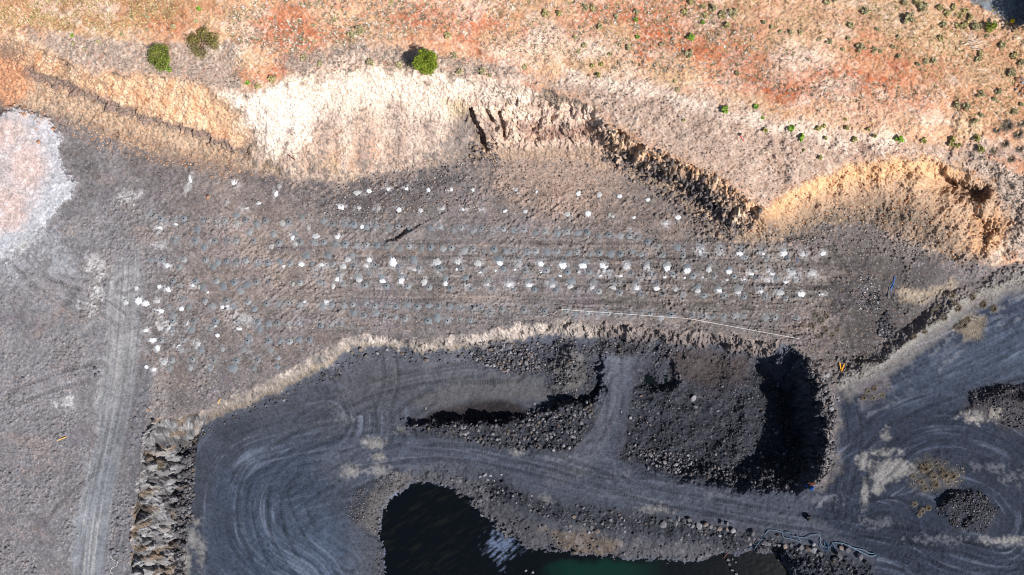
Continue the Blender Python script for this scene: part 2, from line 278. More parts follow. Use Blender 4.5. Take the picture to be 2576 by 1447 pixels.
# hillside
paint(mH, (222, 176, 142))
rd = fbm((U*.95+V*.3)/11, (V*.95-U*.3)/4, 71, 5)+.25*n1+.35*fbm((U*.9+V*.42)/2.2, (V*.9-U*.42)/.5, 73, 3)
paint(mH*th(rd, -.05, .5), (204, 128, 90), .8); paint(mH*th(rd, .3, .75), (184, 90, 54), .8)
paint(mH*th(-rd+.4*n3, .25, .7), (236, 212, 188), .8)
paint(mH*zone([(-900, -900), (420, -900), (560, 20), (430, 80), (200, 80), (0, 60), (-900, 40)], 30, 40), (182, 136, 98), .75)
paint(mH*th(n1+.7*nf, .05, .5)*zone([(-900, -900), (400, -900), (420, 60), (200, 75), (-900, 40)], 30, 30), (132, 118, 76), .75)
paint(mH*zone([(880, 0), (1600, 0), (1700, 120), (1500, 170), (1150, 110), (1000, 40)], 40, 50), (226, 168, 138), .5)
paint(mH*zone([(1480, 0), (1780, 0), (2020, 140), (1900, 220), (1620, 120)], 40, 50), (198, 112, 74), .6)
paint(mH*blobs([(1640, 105, 50, 40), (1990, 240, 60, 26), (2080, 185, 36, 16), (1915, 205, 70, 18), (2190, 210, 60, 22), (1050, 40, 80, 22), (700, 75, 60, 40), (720, 170, 40, 40), (1330, 70, 60, 30)], 14, 26), (188, 94, 56), .66)
paint(mH*blobs([(1330, 120, 120, 40), (1780, 60, 60, 30), (1480, 120, 60, 30), (2170, 280, 110, 22), (2020, 130, 60, 24), (1800, 260, 90, 20)], 16, 30), (238, 214, 192), .6)
paint(mH*zone([(2140, 0), (2420, 0), (2600, 90), (2900, 200), (2700, 330), (2420, 300), (2250, 100)], 30, 40), (200, 164, 128), .55)
paint(mH*th(n1+.5*n3, .1, .6)*zone([(2140, 0), (2420, 0), (2600, 90), (2900, 200), (2700, 330), (2420, 300), (2250, 100)], 30, 40), (168, 152, 112), .45)
paint(mH*blobs([(1750, 150, 130, 34), (2250, 260, 120, 26), (2330, 180, 70, 30), (1560, 60, 90, 26), (1180, 70, 110, 24), (2000, 215, 140, 24)], 18, 34), (192, 104, 66), .5)
paint(mH*th(fbm(U/8, V/5, 225, 4)+.3*n1, .1, .5), (216, 188, 146), .5); paint(mH*th(fbm(U/7, V/4, 227, 4)+.3*n1, .15, .55), (238, 214, 198), .5)
for gz in ([(80, 80), (240, 100), (420, 115), (600, 100), (590, 190), (640, 230), (560, 233), (480, 208), (400, 190), (250, 185), (120, 132)],
           [(690, 150), (900, 110), (1120, 140), (1300, 170), (1340, 215), (1200, 190), (1000, 166), (870, 168), (740, 195)]):
    mg = mH*zone(gz, 9, 14); paint(mg, (188, 170, 156), .85); paint(mg*th(n1*.6+nf, -.1, .5), (156, 145, 138), .7)
PLAT = [(1320, 200), (1450, 185), (1640, 205), (1800, 250), (1960, 300), (2150, 345), (2330, 370), (2460, 360), (2700, 350), (2900, 600), (2560, 660), (2545, 560), (2490, 465), (2400, 420), (2250, 396), (2150, 412), (1990, 478), (1922, 526), (1870, 486), (1700, 396), (1540, 320), (1500, 270), (1400, 240)]
mPl = mH*zone(PLAT, 16, 26); paint(mPl, (192, 168, 152), .9); paint(mPl*th(nf+.4*n1, .1, .6), (158, 142, 134), .6); paint(mPl*th(n3+.3*n1, .2, .6), (176, 146, 128), .6)
paint(mH*stroke([(1420, 195), (1560, 215), (1720, 255), (1900, 310), (2080, 345), (2260, 352)], 14, 9, 16), (234, 212, 194), .75)
paint(mH*stroke([(1990, 300), (2120, 335), (2230, 365)], 12, 9, 12), (232, 206, 186), .6)
paint(mH*zone([(2430, 380), (2700, 420), (2700, 640), (2540, 640), (2530, 520), (2480, 450)], 12, 12), (178, 160, 146), .85)
paint(mH*zone([(2480, 395), (2560, 400), (2700, 430), (2576, 440)], 10, 14), (206, 138, 98), .7)
# asphalt road in the corner
ROAD = [(2405, -60), (2440, 8), (2480, 25), (2520, 45), (2576, 80), (2700, 160), (3100, 300), (3100, -900), (2380, -900)]
mA = zone(ROAD, 3, 3); paint(mA, (134, 139, 146)); paint(mA*th(nf, .45, .7), (168, 166, 164), .5)
# faces
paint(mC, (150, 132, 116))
WHITE = [(560, 236), (640, 231), (760, 196), (870, 170), (1100, 180), (1250, 205), (1350, 232), (1330, 262), (1160, 262), (1150, 330), (1100, 390), (1010, 418), (930, 440), (850, 455), (740, 432), (660, 402), (640, 372), (600, 330), (590, 290)]
dCr, sCr, gCr = ldist([p[:2] for p in CREST]); dCr = samp(dCr, X, Y)*S; sCr = samp(sCr, X, Y)*S
fall = fbm(sCr/.55, dCr/5, 161, 4); fall2 = fbm(sCr/1.6, dCr/9, 163, 3)
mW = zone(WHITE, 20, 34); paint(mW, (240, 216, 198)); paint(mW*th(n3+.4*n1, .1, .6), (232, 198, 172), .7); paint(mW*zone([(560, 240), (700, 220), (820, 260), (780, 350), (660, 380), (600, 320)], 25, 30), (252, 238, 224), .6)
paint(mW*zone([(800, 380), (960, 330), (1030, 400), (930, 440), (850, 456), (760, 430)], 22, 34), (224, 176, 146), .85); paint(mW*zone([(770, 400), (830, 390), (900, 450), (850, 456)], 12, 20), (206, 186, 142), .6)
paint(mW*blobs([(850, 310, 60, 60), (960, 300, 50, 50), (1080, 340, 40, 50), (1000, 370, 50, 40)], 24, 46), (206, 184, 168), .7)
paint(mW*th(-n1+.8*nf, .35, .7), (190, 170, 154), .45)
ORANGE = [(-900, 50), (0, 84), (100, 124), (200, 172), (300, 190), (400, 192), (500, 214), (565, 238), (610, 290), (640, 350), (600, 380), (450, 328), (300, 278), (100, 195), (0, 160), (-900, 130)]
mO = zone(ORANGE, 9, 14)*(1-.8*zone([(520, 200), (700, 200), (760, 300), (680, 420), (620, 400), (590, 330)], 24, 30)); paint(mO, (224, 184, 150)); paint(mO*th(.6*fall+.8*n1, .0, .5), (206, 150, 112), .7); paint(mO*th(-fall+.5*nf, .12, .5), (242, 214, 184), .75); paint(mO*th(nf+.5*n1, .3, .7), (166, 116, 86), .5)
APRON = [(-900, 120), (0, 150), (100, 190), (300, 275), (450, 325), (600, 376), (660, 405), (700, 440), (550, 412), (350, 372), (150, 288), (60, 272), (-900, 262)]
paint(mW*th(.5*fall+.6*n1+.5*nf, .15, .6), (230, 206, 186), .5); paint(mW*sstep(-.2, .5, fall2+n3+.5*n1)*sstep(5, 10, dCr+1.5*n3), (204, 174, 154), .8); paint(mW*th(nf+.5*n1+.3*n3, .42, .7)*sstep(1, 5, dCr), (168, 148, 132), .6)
for pl, wd_ in (([(700, 250), (690, 330), (660, 410)], 7), ([(790, 240), (760, 330), (740, 430)], 9), ([(880, 240), (880, 330), (862, 455)], 10), ([(960, 230), (965, 330), (950, 440)], 8), ([(1030, 220), (1050, 310), (1030, 420)], 9), ([(1110, 230), (1120, 300), (1090, 400)], 9), ([(1180, 225), (1170, 290), (1130, 380)], 7)):
    paint(stroke(pl, wd_, 6, 16)*np.maximum(mW, .5*sstep(-20, 10, samp(sdist(WHITE), XW, YW))), (238, 216, 198), .6)
for pl, wd_ in (([(835, 290), (820, 360), (800, 430)], 9), ([(920, 290), (925, 370), (910, 450)], 8), ([(1000, 280), (1000, 350), (985, 440)], 10), ([(1080, 290), (1085, 350), (1060, 430)], 9), ([(730, 330), (710, 390), (700, 450)], 8), ([(1150, 300), (1130, 360), (1110, 420)], 9)):
    mg = stroke(pl, wd_, 8, 22); paint(mg*mC, (164, 146, 136), .55); paint(mg*mC*th(nf+.5*n1, .1, .5), (118, 106, 100), .6)
mAp = zone(APRON, 18, 26); paint(mAp, (200, 172, 146), .85); paint(mAp*th(nf+.5*n1, .1, .5), (178, 130, 96), .65); paint(mAp*th(-nf+.5*n1, .35, .7), (116, 98, 88), .65)
paint(stroke([(60, 175), (150, 215), (260, 262), (340, 290), (430, 318), (520, 345), (610, 385)], 11, 5, 16), (128, 112, 106), .85)
paint(zone([(200, 300), (350, 345), (560, 400), (660, 425), (620, 440), (420, 395), (240, 330)], 14, 22), (150, 120, 100), .5)
paint(zone([(0, 120), (60, 165), (80, 230), (30, 270), (-900, 262), (-900, 100)], 10, 20), (208, 140, 98), .6); paint(blobs([(20, 130, 34, 26)], 8, 14), (150, 128, 116), .7)
OUT = [(1125, 252), (1250, 255), (1420, 262), (1500, 278), (1532, 320), (1524, 350), (1500, 368), (1300, 372), (1210, 380), (1180, 330)]
paint(zone([(1210, 350), (1530, 350), (1600, 420), (1540, 500), (1400, 520), (1260, 470)], 34, 46), (176, 152, 134), .8)
mOt = zone(OUT, 9, 14); paint(mOt, (214, 188, 170)); paint(mOt*th(n3+.6*n1, .05, .5), (234, 212, 194), .7)
paint(mOt*zone([(1300, 310), (1400, 318), (1524, 318), (1524, 352), (1420, 350), (1330, 352)], 8, 18), (132, 96, 82), .75); paint(mOt*zone([(1180, 290), (1240, 300), (1250, 380), (1200, 380)], 8, 14), (140, 120, 112), .6); paint(zone([(1110, 250), (1180, 262), (1200, 300), (1130, 300)], 6, 14), (196, 178, 136), .5)
paint(zone([(1160, 275), (1196, 285), (1222, 385), (1240, 410), (1150, 410), (1140, 330)], 10, 20), (116, 108, 106), .75)
paint(mC*zone([(1200, 372), (1520, 372), (1620, 420), (1500, 412), (1300, 408), (1180, 420)], 12, 20), (178, 152, 132), .75)
BL1 = [(1530, 315), (1600, 356), (1700, 398), (1800, 438), (1870, 488), (1925, 530), (1900, 592), (1800, 560), (1720, 490), (1640, 450), (1560, 420), (1522, 360)]
mB1 = zone(BL1, 5, 10); paint(mB1, (186, 156, 132)); paint(mB1*th(n1, .05, .5), (222, 196, 168), .75); paint(mB1*th(-n1+.4*nf, .15, .6), (150, 116, 94), .5)
paint(mB1*stroke([p[:2] for p in CREST[17:]], 20, 8, 14), (224, 182, 142), .7); paint(mB1*stroke([p[:2] for p in CREST[17:]], 22, 8, 14)*th(n1+.5*nf, .1, .5), (196, 140, 98), .5)
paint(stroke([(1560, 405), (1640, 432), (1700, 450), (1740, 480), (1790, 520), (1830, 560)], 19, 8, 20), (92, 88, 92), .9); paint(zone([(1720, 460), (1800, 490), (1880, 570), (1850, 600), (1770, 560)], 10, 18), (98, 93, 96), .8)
BR = [(1925, 530), (1990, 480), (2070, 445), (2150, 415), (2250, 400), (2350, 404), (2450, 438), (2492, 466), (2522, 525), (2548, 560), (2515, 620), (2440, 668), (2330, 620), (2200, 560), (2050, 560), (1950, 598), (1860, 592)]
mBR = zone(BR, 8, 14); paint(mBR, (194, 162, 134)); paint(mBR*stroke([(1925, 532), (1990, 486), (2070, 455), (2150, 428), (2250, 414), (2400, 425)], 34, 18, 18), (226, 178, 134), .9); paint(mBR*th(n1+.3*nf, .15, .6), (184, 136, 98), .55); paint(mBR*th(-n1+.5*nf, .25, .7), (120, 100, 86), .6)
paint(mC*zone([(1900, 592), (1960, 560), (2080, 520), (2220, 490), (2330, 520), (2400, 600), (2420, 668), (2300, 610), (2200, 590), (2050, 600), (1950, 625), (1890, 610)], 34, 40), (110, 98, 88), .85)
paint(zone([(2440, 545), (2540, 545), (2510, 620), (2450, 640)], 7, 12), (206, 162, 124), .7)
paint(zone([(2390, 640), (2470, 650), (2576, 690), (2500, 720), (2380, 690)], 14, 22), (120, 112, 110), .7)
bl = stroke([(620, 385), (680, 415), (760, 440), (850, 458), (940, 440), (1010, 420), (1090, 395), (1150, 355)], 26, 26, 50); paint(bl*th(n1+.5*n3+.6*nf, -.15, .35), (150, 138, 131), .7); paint(bl*th(-n1+.6*nf, .1, .5), (112, 104, 101), .55)
bl = stroke([(620, 410), (850, 480), (1010, 445), (1130, 400), (1300, 420)], 16, 22, 50); paint(bl*th(nf+.5*n3, .0, .5), (176, 158, 146), .5)
# talus where the faces run out onto the bench
mTa = stroke([p[:2] for p in TOE], 20, 16, 34); paint(mTa*(1-mPad)*th(n1+.7*nf+.6*n3, .0, .5), (118, 108, 102), .7); paint(mTa*(1-mPad)*th(nf-.4*n1, .15, .5), (178, 150, 128), .5)
paint(mH*th(nf+.5*n1-.2*n3, .3, .6)*(1-mPl)*(1-mA), (150, 112, 92), .55); paint(mH*th(-nf+.4*n1, .34, .65)*(1-mA), (240, 216, 196), .6); paint(mH*th(fbm((U+V*.6)/.35, (V-U*.6)/1.6, 171, 3), .2, .6)*(1-mPl)*(1-mA), (198, 138, 108), .45)
gA = fbm((U*.55+V*.83)/.17, (U*.83-V*.55)/.75, 175, 3); gB = fbm((U*.75-V*.66)/.17, (U*.66+V*.75)/.7, 177, 3); dry = mH*(1-mA)*(.45+.55*sstep(-.3, .3, n3+n8))
paint(dry*th(gA, .12, .5), (138, 98, 76), .6); paint(dry*th(gB, .15, .5), (240, 220, 202), .55)
# pit
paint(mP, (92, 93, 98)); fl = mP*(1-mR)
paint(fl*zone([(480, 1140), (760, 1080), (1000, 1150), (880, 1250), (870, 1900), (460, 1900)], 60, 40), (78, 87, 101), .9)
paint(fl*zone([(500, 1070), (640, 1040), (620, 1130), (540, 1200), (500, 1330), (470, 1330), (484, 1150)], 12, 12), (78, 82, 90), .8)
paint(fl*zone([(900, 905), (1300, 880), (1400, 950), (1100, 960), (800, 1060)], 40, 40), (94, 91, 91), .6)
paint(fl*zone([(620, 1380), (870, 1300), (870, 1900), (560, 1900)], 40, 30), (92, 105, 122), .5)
d_, s_, g_ = ldist(smooth([(820, 1060), (700, 1085), (600, 1120), (545, 1190), (528, 1290), (550, 1390), (620, 1470), (700, 1520)], 5))
dL = samp(d_*g_, X, Y)*S; sL = samp(s_, X, Y)*S; stL = fbm(dL/.42, sL/14, 81, 3); mL = fl*sstep(14, 1.0, np.abs(dL+4))*sstep(-.5, .3, n3+.3)
paint(mL*th(stL, .1, .5), (124, 130, 142), .75); paint(mL*th(-stL, .12, .5), (60, 66, 77), .7)
BAND = [(p[0], p[1]+3) for p in EDGE[7:23]]+[(p[0], p[1]) for p in PTOE[14:5:-1]]+[(480, 1080)]
mBd = zone([(500, 1040)]+[p[:2] for p in EDGE[8:22]]+[(1500, 848), (1400, 842), (1300, 852), (1200, 874), (1100, 882), (985, 878), (905, 872), (850, 905), (780, 946), (700, 986), (600, 1030), (520, 1062)], 4, 9)
paint(mBd, (180, 164, 148)); paint(mBd*th(n1+.6*nf, .15, .6), (208, 192, 174), .7); paint(mBd*th(-n1+.5*nf, .05, .5), (128, 118, 108), .8); paint(mBd*th(n3+.5*nf, .25, .6), (116, 110, 106), .7); paint(mBd*stroke([(520, 1060), (700, 985), (850, 903), (905, 872), (1100, 884), (1300, 853), (1500, 850)], 5, 3, 6), (142, 124, 96), .5)
mBd2 = zone([(1500, 815), (1700, 832), (1960, 862), (1935, 900), (1800, 874), (1600, 858), (1500, 848)], 4, 10); paint(mBd2, (138, 124, 114), .9); paint(mBd2*th(n1, .2, .6), (168, 150, 136), .6)
# left rock wall
LW = [(372, 1072), (440, 1048), (520, 1042), (500, 1090), (486, 1160), (482, 1250), (468, 1350), (460, 1900), (328, 1900), (335, 1350), (346, 1250), (356, 1150)]
mLW = zone(LW, 4, 8); paint(mLW, (150, 145, 140))
strat = fbm((U*.35+V)/.55, (U-.35*V)/2.6, 91, 4)
paint(mLW*th(strat+.5*n3, .2, .6), (200, 193, 184), .5); paint(mLW*th(-strat+.4*n1, .2, .6), (104, 94, 84), .5); paint(mLW*th(n3-.3*strat, .22, .6), (160, 120, 70), .7)
_, _, l1, l2, _, _ = worley((U*.92-V*.38)/1.5+.5*n3, (U*.38+V*.92)/.85+.6*n3, 152); lr = _h(l1, l2, 158)
_, _, l1, l2, _, _ = worley((U*.92-V*.38)/.95+.4*n1, (U*.38+V*.92)/.5+.4*n1, 154); lr2 = _h(l1, l2, 159)
paint(mLW*(lr > .74), (190, 184, 176), .55); paint(mLW*(lr < .2), (104, 98, 94), .6); paint(mLW*((lr > .42)&(lr < .6)), (156, 126, 88), .6); paint(mLW*(lr2 > .78), (204, 198, 190), .5); paint(mLW*(lr2 < .2), (96, 90, 86), .5)
_, _, l1, l2, _, _ = worley(U/.6, V/.6, 231); lb = _h(l1, l2, 160); mRk = np.clip(mB1+.6*mOt, 0, 1)
paint(mRk*(lb > .74), (226, 198, 170), .55); paint(mRk*(lb < .24), (112, 98, 92), .5)
paint(zone([(452, 1090), (486, 1110), (482, 1250), (468, 1350), (455, 1900), (432, 1900), (440, 1250)], 5, 10), (98, 94, 92), .7)
# haul road
HR = [(880, 1095), (1020, 1085), (1120, 1108), (1300, 1142), (1420, 1150), (1480, 1120), (1505, 1040), (1515, 960), (1525, 895), (1580, 890), (1590, 960), (1560, 1060), (1545, 1150), (1700, 1205), (1850, 1228), (2040, 1246), (2120, 1250), (2300, 1290), (2900, 1400), (2900, 1560), (2500, 1470), (2200, 1405), (1980, 1350), (1800, 1308), (1600, 1280), (1420, 1262), (1330, 1235), (1250, 1190), (1150, 1162), (1020, 1172), (950, 1200), (860, 1230), (780, 1180)]
mHR = zone(HR, 9, 12); paint(mHR*(1-mR*.6), (94, 97, 106), .9)
d_, s_, g_ = ldist(smooth([(760, 1200), (900, 1130), (1020, 1120), (1150, 1132), (1300, 1170), (1450, 1210), (1600, 1235), (1750, 1258), (1900, 1285), (2050, 1310), (2200, 1335), (2400, 1390), (2700, 1460)], 5))
dR = samp(d_*g_, X, Y)*S; sR = samp(s_, X, Y)*S; stR = fbm(dR/.35, sR/9, 101, 4)
paint(mHR*th(stR, .12, .55), (122, 123, 128), .5); paint(mHR*th(-stR, .12, .55), (76, 80, 90), .5)
d_, s_, g_ = ldist(smooth([(1560, 890), (1540, 980), (1515, 1060), (1470, 1150), (1400, 1200)], 5))
dM = samp(d_*g_, X, Y)*S; mM = fl*sstep(2.0, 1.4, np.abs(dM)); paint(mM, (108, 108, 112), .7)
# rubble grounds
RUB = [[(1020, 1068), (1100, 1062), (1290, 1060), (1400, 1010), (1500, 990), (1495, 1060), (1440, 1135), (1300, 1136), (1120, 1098), (1050, 1088)],
       [(1600, 900), (1690, 870), (1900, 895), (1960, 960), (2000, 1060), (2040, 1180), (1980, 1232), (1850, 1222), (1700, 1200), (1560, 1150), (1580, 1060)],
       [(1180, 865), (1300, 858), (1390, 870), (1380, 935), (1300, 945), (1190, 915)],
       [(1240, 1200), (1330, 1250), (1600, 1292), (1800, 1325), (2000, 1376), (2200, 1425), (2200, 1500), (1980, 1410), (1700, 1360), (1450, 1320), (1270, 1275), (1170, 1225)],
       [(1385, 852), (1500, 856), (1700, 868), (1692, 905), (1570, 892), (1520, 893), (1500, 905), (1494, 1000), (1378, 985), (1385, 930)],
       [(870, 1290), (890, 1240), (1000, 1180), (1010, 1200), (940, 1270), (890, 1320)]]
mRu = np.zeros(X.shape, np.float32)
for r in RUB: mRu = np.maximum(mRu, zone(r, 9, 12))
paint(mRu, (68, 69, 75), .85); paint(mRu*th(nf+.3*n1, .2, .6), (108, 107, 110), .5); paint(mRu*th(-nf+.3*n1, .2, .6), (48, 48, 52), .6)
paint(zone([(1680, 868), (1890, 893), (1880, 960), (1780, 985), (1700, 940)], 18, 22), (86, 74, 67), .75)
paint(zone([(1030, 1062), (1100, 1030), (1200, 1005), (1290, 1010), (1340, 1040), (1280, 1068), (1100, 1072)], 7, 10), (52, 44, 42), .85)
paint(zone([(1392, 975), (1400, 895), (1440, 885), (1470, 905), (1475, 980)], 8, 10), (124, 119, 111), .85); paint(zone([(1490, 850), (1560, 850), (1640, 862), (1600, 890), (1520, 890)], 10, 16), (70, 64, 62), .6)
paint(zone([(1040, 1000), (1150, 965), (1300, 945), (1390, 975), (1390, 1000), (1200, 1010), (1050, 1030)], 14, 16), (112, 107, 102), .6)
BANK = [(1000, 1205), (1100, 1185), (1200, 1215), (1270, 1275), (1350, 1320), (1500, 1340), (1700, 1370), (1950, 1390), (1880, 1395), (1750, 1416), (1540, 1406), (1340, 1392), (1200, 1300), (1130, 1232), (1040, 1218)]
mBk = zone(BANK, 12, 18); paint(mBk, (104, 100, 100), .8); paint(mBk*zone([(1360, 1330), (1480, 1340), (1560, 1360), (1540, 1402), (1420, 1395)], 12, 20), (136, 114, 88), .55); paint(mBk*th(n1, .2, .7), (146, 140, 136), .6)
paint(zone([(880, 1320), (960, 1225), (1040, 1190), (1010, 1240), (968, 1300), (960, 1350)], 8, 12), (124, 116, 106), .6)
shd = samp(ldist(SHORE)[0], XW, YW); paint(sstep(8, 1, shd+9*n1+5*nf)*(Z > WZ-.6)*(.35+.65*(X < 1000)), (140, 150, 176), .55)
# right-hand ground
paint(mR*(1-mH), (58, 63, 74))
d_, s_, g_ = ldist(smooth([(2130, 1240), (2170, 1120), (2260, 1040), (2400, 985), (2576, 900), (2800, 760)], 5))
dA = samp(d_*g_, X, Y)*S; sA = samp(s_, X, Y)*S; stA = fbm(dA/.5, sA/8, 111, 4)
d_, s_, g_ = ldist(smooth([(2150, 1230), (2300, 1130), (2420, 1120), (2540, 1170), (2620, 1290), (2560, 1420), (2400, 1400), (2300, 1340), (2100, 1290)], 5))
dB = samp(d_*g_, X, Y)*S; sB = samp(s_, X, Y)*S; stB = fbm(dB/.5, sB/7, 121, 4)
pick = sstep(960, 1100, Y+.25*(X-2300)); stX = stA*(1-pick)+stB*pick
mR2 = mR*(1-mH); paint(mR2*th(stX+.3*n8, .08, .55), (92, 99, 112), .7); paint(mR2*th(-stX, .12, .5), (44, 49, 58), .5); paint(mR2*th(stX-.2*n1+.3*n3, .4, .8), (138, 137, 138), .5)
paint(zone([(2300, 900), (2450, 850), (2700, 760), (2700, 980), (2440, 990), (2250, 1020)], 30, 30), (84, 92, 104), .6)
BZ = [(p[0], p[1]) for p in BERM]
paint(stroke(BZ, 13, 6, 8), (150, 146, 136), .7); paint(stroke([(x+14, y+20) for x, y in BZ], 16, 8, 12), (136, 128, 118), .6)
for ox, oy, ww, cc_ in ((34, 44, 4, (126, 125, 124)), (48, 62, 5, (96, 98, 104)), (60, 80, 3, (118, 118, 120)), (-34, -40, 4, (112, 108, 104)), (-48, -56, 3, (92, 90, 90))): paint(stroke([(x+ox, y+oy) for x, y in BZ], ww, 3, 9)*th(n3+n1, -.4, .2), cc_, .55)
paint(stroke([(2270, 745), (2320, 752), (2360, 735), (2390, 725)], 16, 8, 10), (170, 154, 132), .75); paint(zone([(2400, 830), (2440, 800), (2480, 800), (2470, 850), (2420, 860)], 8, 12), (150, 132, 106), .7)
paint(zone([(2440, 985), (2520, 968), (2700, 960), (2700, 1100), (2520, 1080), (2440, 1050)], 10, 14), (86, 80, 78), .85); paint(blobs([(2505, 1045, 14, 14), (2440, 1052, 22, 8)], 5, 12), (176, 164, 148), .6)
paint(zone([(2270, 1180), (2330, 1150), (2420, 1180), (2410, 1225), (2330, 1240), (2290, 1215)], 8, 18), (98, 92, 84), .6)
paint(zone([(2350, 1280), (2390, 1232), (2470, 1236), (2515, 1290), (2480, 1345), (2400, 1335)], 8, 10), (64, 63, 68), .8)
paint(zone([(2160, 950), (2240, 955), (2220, 1010), (2170, 1010)], 10, 18), (112, 102, 104), .6)
# cream dust spills
cream = [(945, 1115, 22, 13), (960, 1186, 22, 13), (880, 1184, 20, 13), (955, 1150, 14, 10), (490, 1312, 13, 11), (485, 1360, 13, 22), (470, 1410, 10, 34), (505, 1395, 9, 30), (1302, 1136, 11, 9), (1372, 1258, 14, 9), (1010, 1082, 8, 5)]
cream += [A(3, 2, 945, 650)+(46, 24), A(3, 2, 860, 705)+(26, 16), A(3, 2, 880, 520)+(28, 9), A(3, 2, 720, 590)+(14, 20), A(3, 2, 770, 610)+(10, 14), A(3, 2, 885, 400)+(8, 14), A(3, 2, 1770, 1190)+(38, 7), A(3, 2, 820, 790)+(14, 12), A(3, 2, 730, 810)+(7, 24), A(3, 2, 1590, 250)+(10, 12), A(2, 2, 1090, 950)+(30, 9)]
mCr = blobs(cream, 6, 7); paint(mCr, (178, 170, 158), .75); paint(mCr*th(nf, .1, .5), (130, 124, 118), .6)
paint(blobs([A(1, 2, 670, 280)+(22, 12), A(2, 2, 500, 660)+(16, 5), A(2, 2, 350, 550)+(14, 6), A(2, 2, 1560, 840)+(14, 5), A(2, 2, 760, 690)+(24, 4), A(3, 2, 800, 1050)+(40, 10), A(3, 2, 1650, 640)+(40, 12), A(3, 2, 1850, 700)+(30, 14), A(3, 2, 430, 880)+(26, 10), A(3, 2, 1300, 1180)+(50, 7)], 5, 14), (128, 126, 126), .5)
W = []; Gd = []; Ho = []
def addW(c, r, *l): W.extend([B(c, r, x, y)+(a*.27646/1.59006*S, b*.27646/1.59006*S) for x, y, a, b in l])
def addG(c, r, *l): Gd.extend([B(c, r, x, y)+(a*.27646/1.59006*S,) for x, y, a in l])
def addH(c, r, *l): Ho.extend([B(c, r, x, y) for x, y in l])
addW(0, 0, (740, 190, 45, 60), (800, 60, 26, 65), (1440, 105, 50, 48), (2085, 160, 38, 40), (2040, 270, 32, 45), (1330, 388, 35, 30), (1785, 405, 40, 30), (1610, 480, 40, 18), (1480, 700, 48, 50), (2130, 690, 55, 45), (590, 710, 35, 20), (355, 768, 55, 36), (370, 1015, 62, 38), (475, 1315, 46, 46), (2280, 905, 32, 40), (1970, 1030, 44, 44), (2335, 1000, 20, 28), (2410, 1290, 58, 38), (2145, 1320, 30, 24), (2505, 760, 35, 40))
addG(0, 0, (235, 570, 55), (575, 655, 50), (1165, 680, 50), (1475, 580, 50), (1760, 700, 60), (905, 775, 52), (1660, 825, 56), (2005, 855, 56), (2310, 845, 52), (2425, 610, 55), (1320, 950, 45), (1000, 1040, 55), (235, 1230, 45), (640, 1335, 52), (1195, 1265, 45), (1130, 1330, 40), (1465, 1260, 55), (1790, 1265, 58), (2100, 1255, 45), (2480, 1170, 55))
addH(0, 0, (372, 632), (708, 630), (985, 650), (1298, 658), (1597, 650), (1885, 660), (2222, 680), (565, 940), (870, 950), (1155, 948), (1468, 945), (1720, 945), (2080, 982), (2388, 970), (388, 1222), (708, 1220), (1022, 1232), (1325, 1245), (1605, 1240), (1925, 1268), (2245, 1275))
addW(1, 0, (680, 260, 58, 42), (852, 225, 40, 38), (1130, 200, 32, 32), (1395, 190, 30, 35), (1715, 220, 34, 36), (2045, 210, 25, 30), (2350, 215, 28, 36), (450, 462, 58, 45), (705, 475, 34, 30), (990, 478, 38, 36), (1285, 500, 40, 42), (1600, 510, 36, 40), (1915, 480, 38, 32), (2225, 498, 42, 28), (2505, 495, 25, 22), (80, 885, 60, 42), (405, 895, 48, 38), (750, 745, 30, 36), (545, 1220, 52, 42), (855, 1225, 38, 45), (1200, 1260, 58, 75), (1830, 1260, 68, 55), (2135, 1255, 58, 46), (2425, 1280, 62, 56), (175, 1297, 42, 34), (485, 1325, 46, 42), (820, 1322, 26, 24), (1505, 1370, 42, 30), (1840, 1400, 34, 30), (2120, 1365, 20, 25), (2460, 1412, 28, 18))
addG(1, 0, (200, 655, 50), (505, 710, 52), (820, 745, 50), (1140, 775, 50), (1440, 770, 48), (1745, 765, 50), (2070, 785, 48), (2365, 805, 58), (65, 970, 52), (370, 990, 55), (690, 1025, 55), (975, 1020, 55), (1290, 1060, 52), (1610, 1060, 50), (1920, 1070, 52), (2230, 1095, 48), (262, 1165, 56), (600, 1165, 55), (1500, 1240, 60), (870, 1400, 58), (2510, 1100, 40), (90, 1425, 50), (430, 1420, 55))
addH(1, 0, (330, 705), (635, 710), (950, 725), (1268, 745), (1880, 740), (2193, 758), (2485, 775), (198, 970), (510, 993), (818, 1008), (1118, 1022), (1430, 1032), (1738, 1044), (2045, 1050), (2358, 1065), (30, 1288), (332, 1288), (650, 1303), (950, 1303), (1280, 1333), (1580, 1350), (1880, 1345), (2188, 1348), (2500, 1370))
addW(2, 0, (445, 218, 30, 28), (745, 245, 18, 25), (1350, 265, 38, 42), (1650, 285, 40, 45), (1945, 308, 40, 32), (2355, 358, 36, 30), (290, 522, 36, 26), (580, 522, 38, 34), (1195, 570, 42, 42), (1490, 560, 48, 45), (1800, 570, 24, 30), (1850, 600, 28, 26), (2155, 610, 28, 26), (210, 1275, 54, 44), (480, 1290, 50, 42), (808, 1285, 50, 50), (1125, 1305, 62, 56), (1415, 1310, 60, 50), (1715, 1320, 66, 58), (2045, 1320, 56, 60), (2340, 1335, 54, 52), (150, 1383, 20, 20), (430, 1370, 18, 18), (805, 1410, 20, 18), (1355, 1400, 28, 26))
addG(2, 0, (130, 805, 48), (425, 800, 50), (735, 830, 46), (1050, 840, 48), (1350, 840, 42), (1650, 885, 46), (1960, 880, 42), (2228, 900, 44), (300, 1105, 48), (595, 1105, 55), (895, 1115, 52), (1210, 1125, 50), (1522, 1140, 46), (1820, 1140, 50), (2130, 1110, 44), (2500, 1030, 52), (200, 1215, 56), (490, 1225, 50), (808, 1250, 52), (1125, 1262, 58), (1430, 1265, 50), (1730, 1280, 58), (2060, 1290, 52), (2340, 1290, 48))
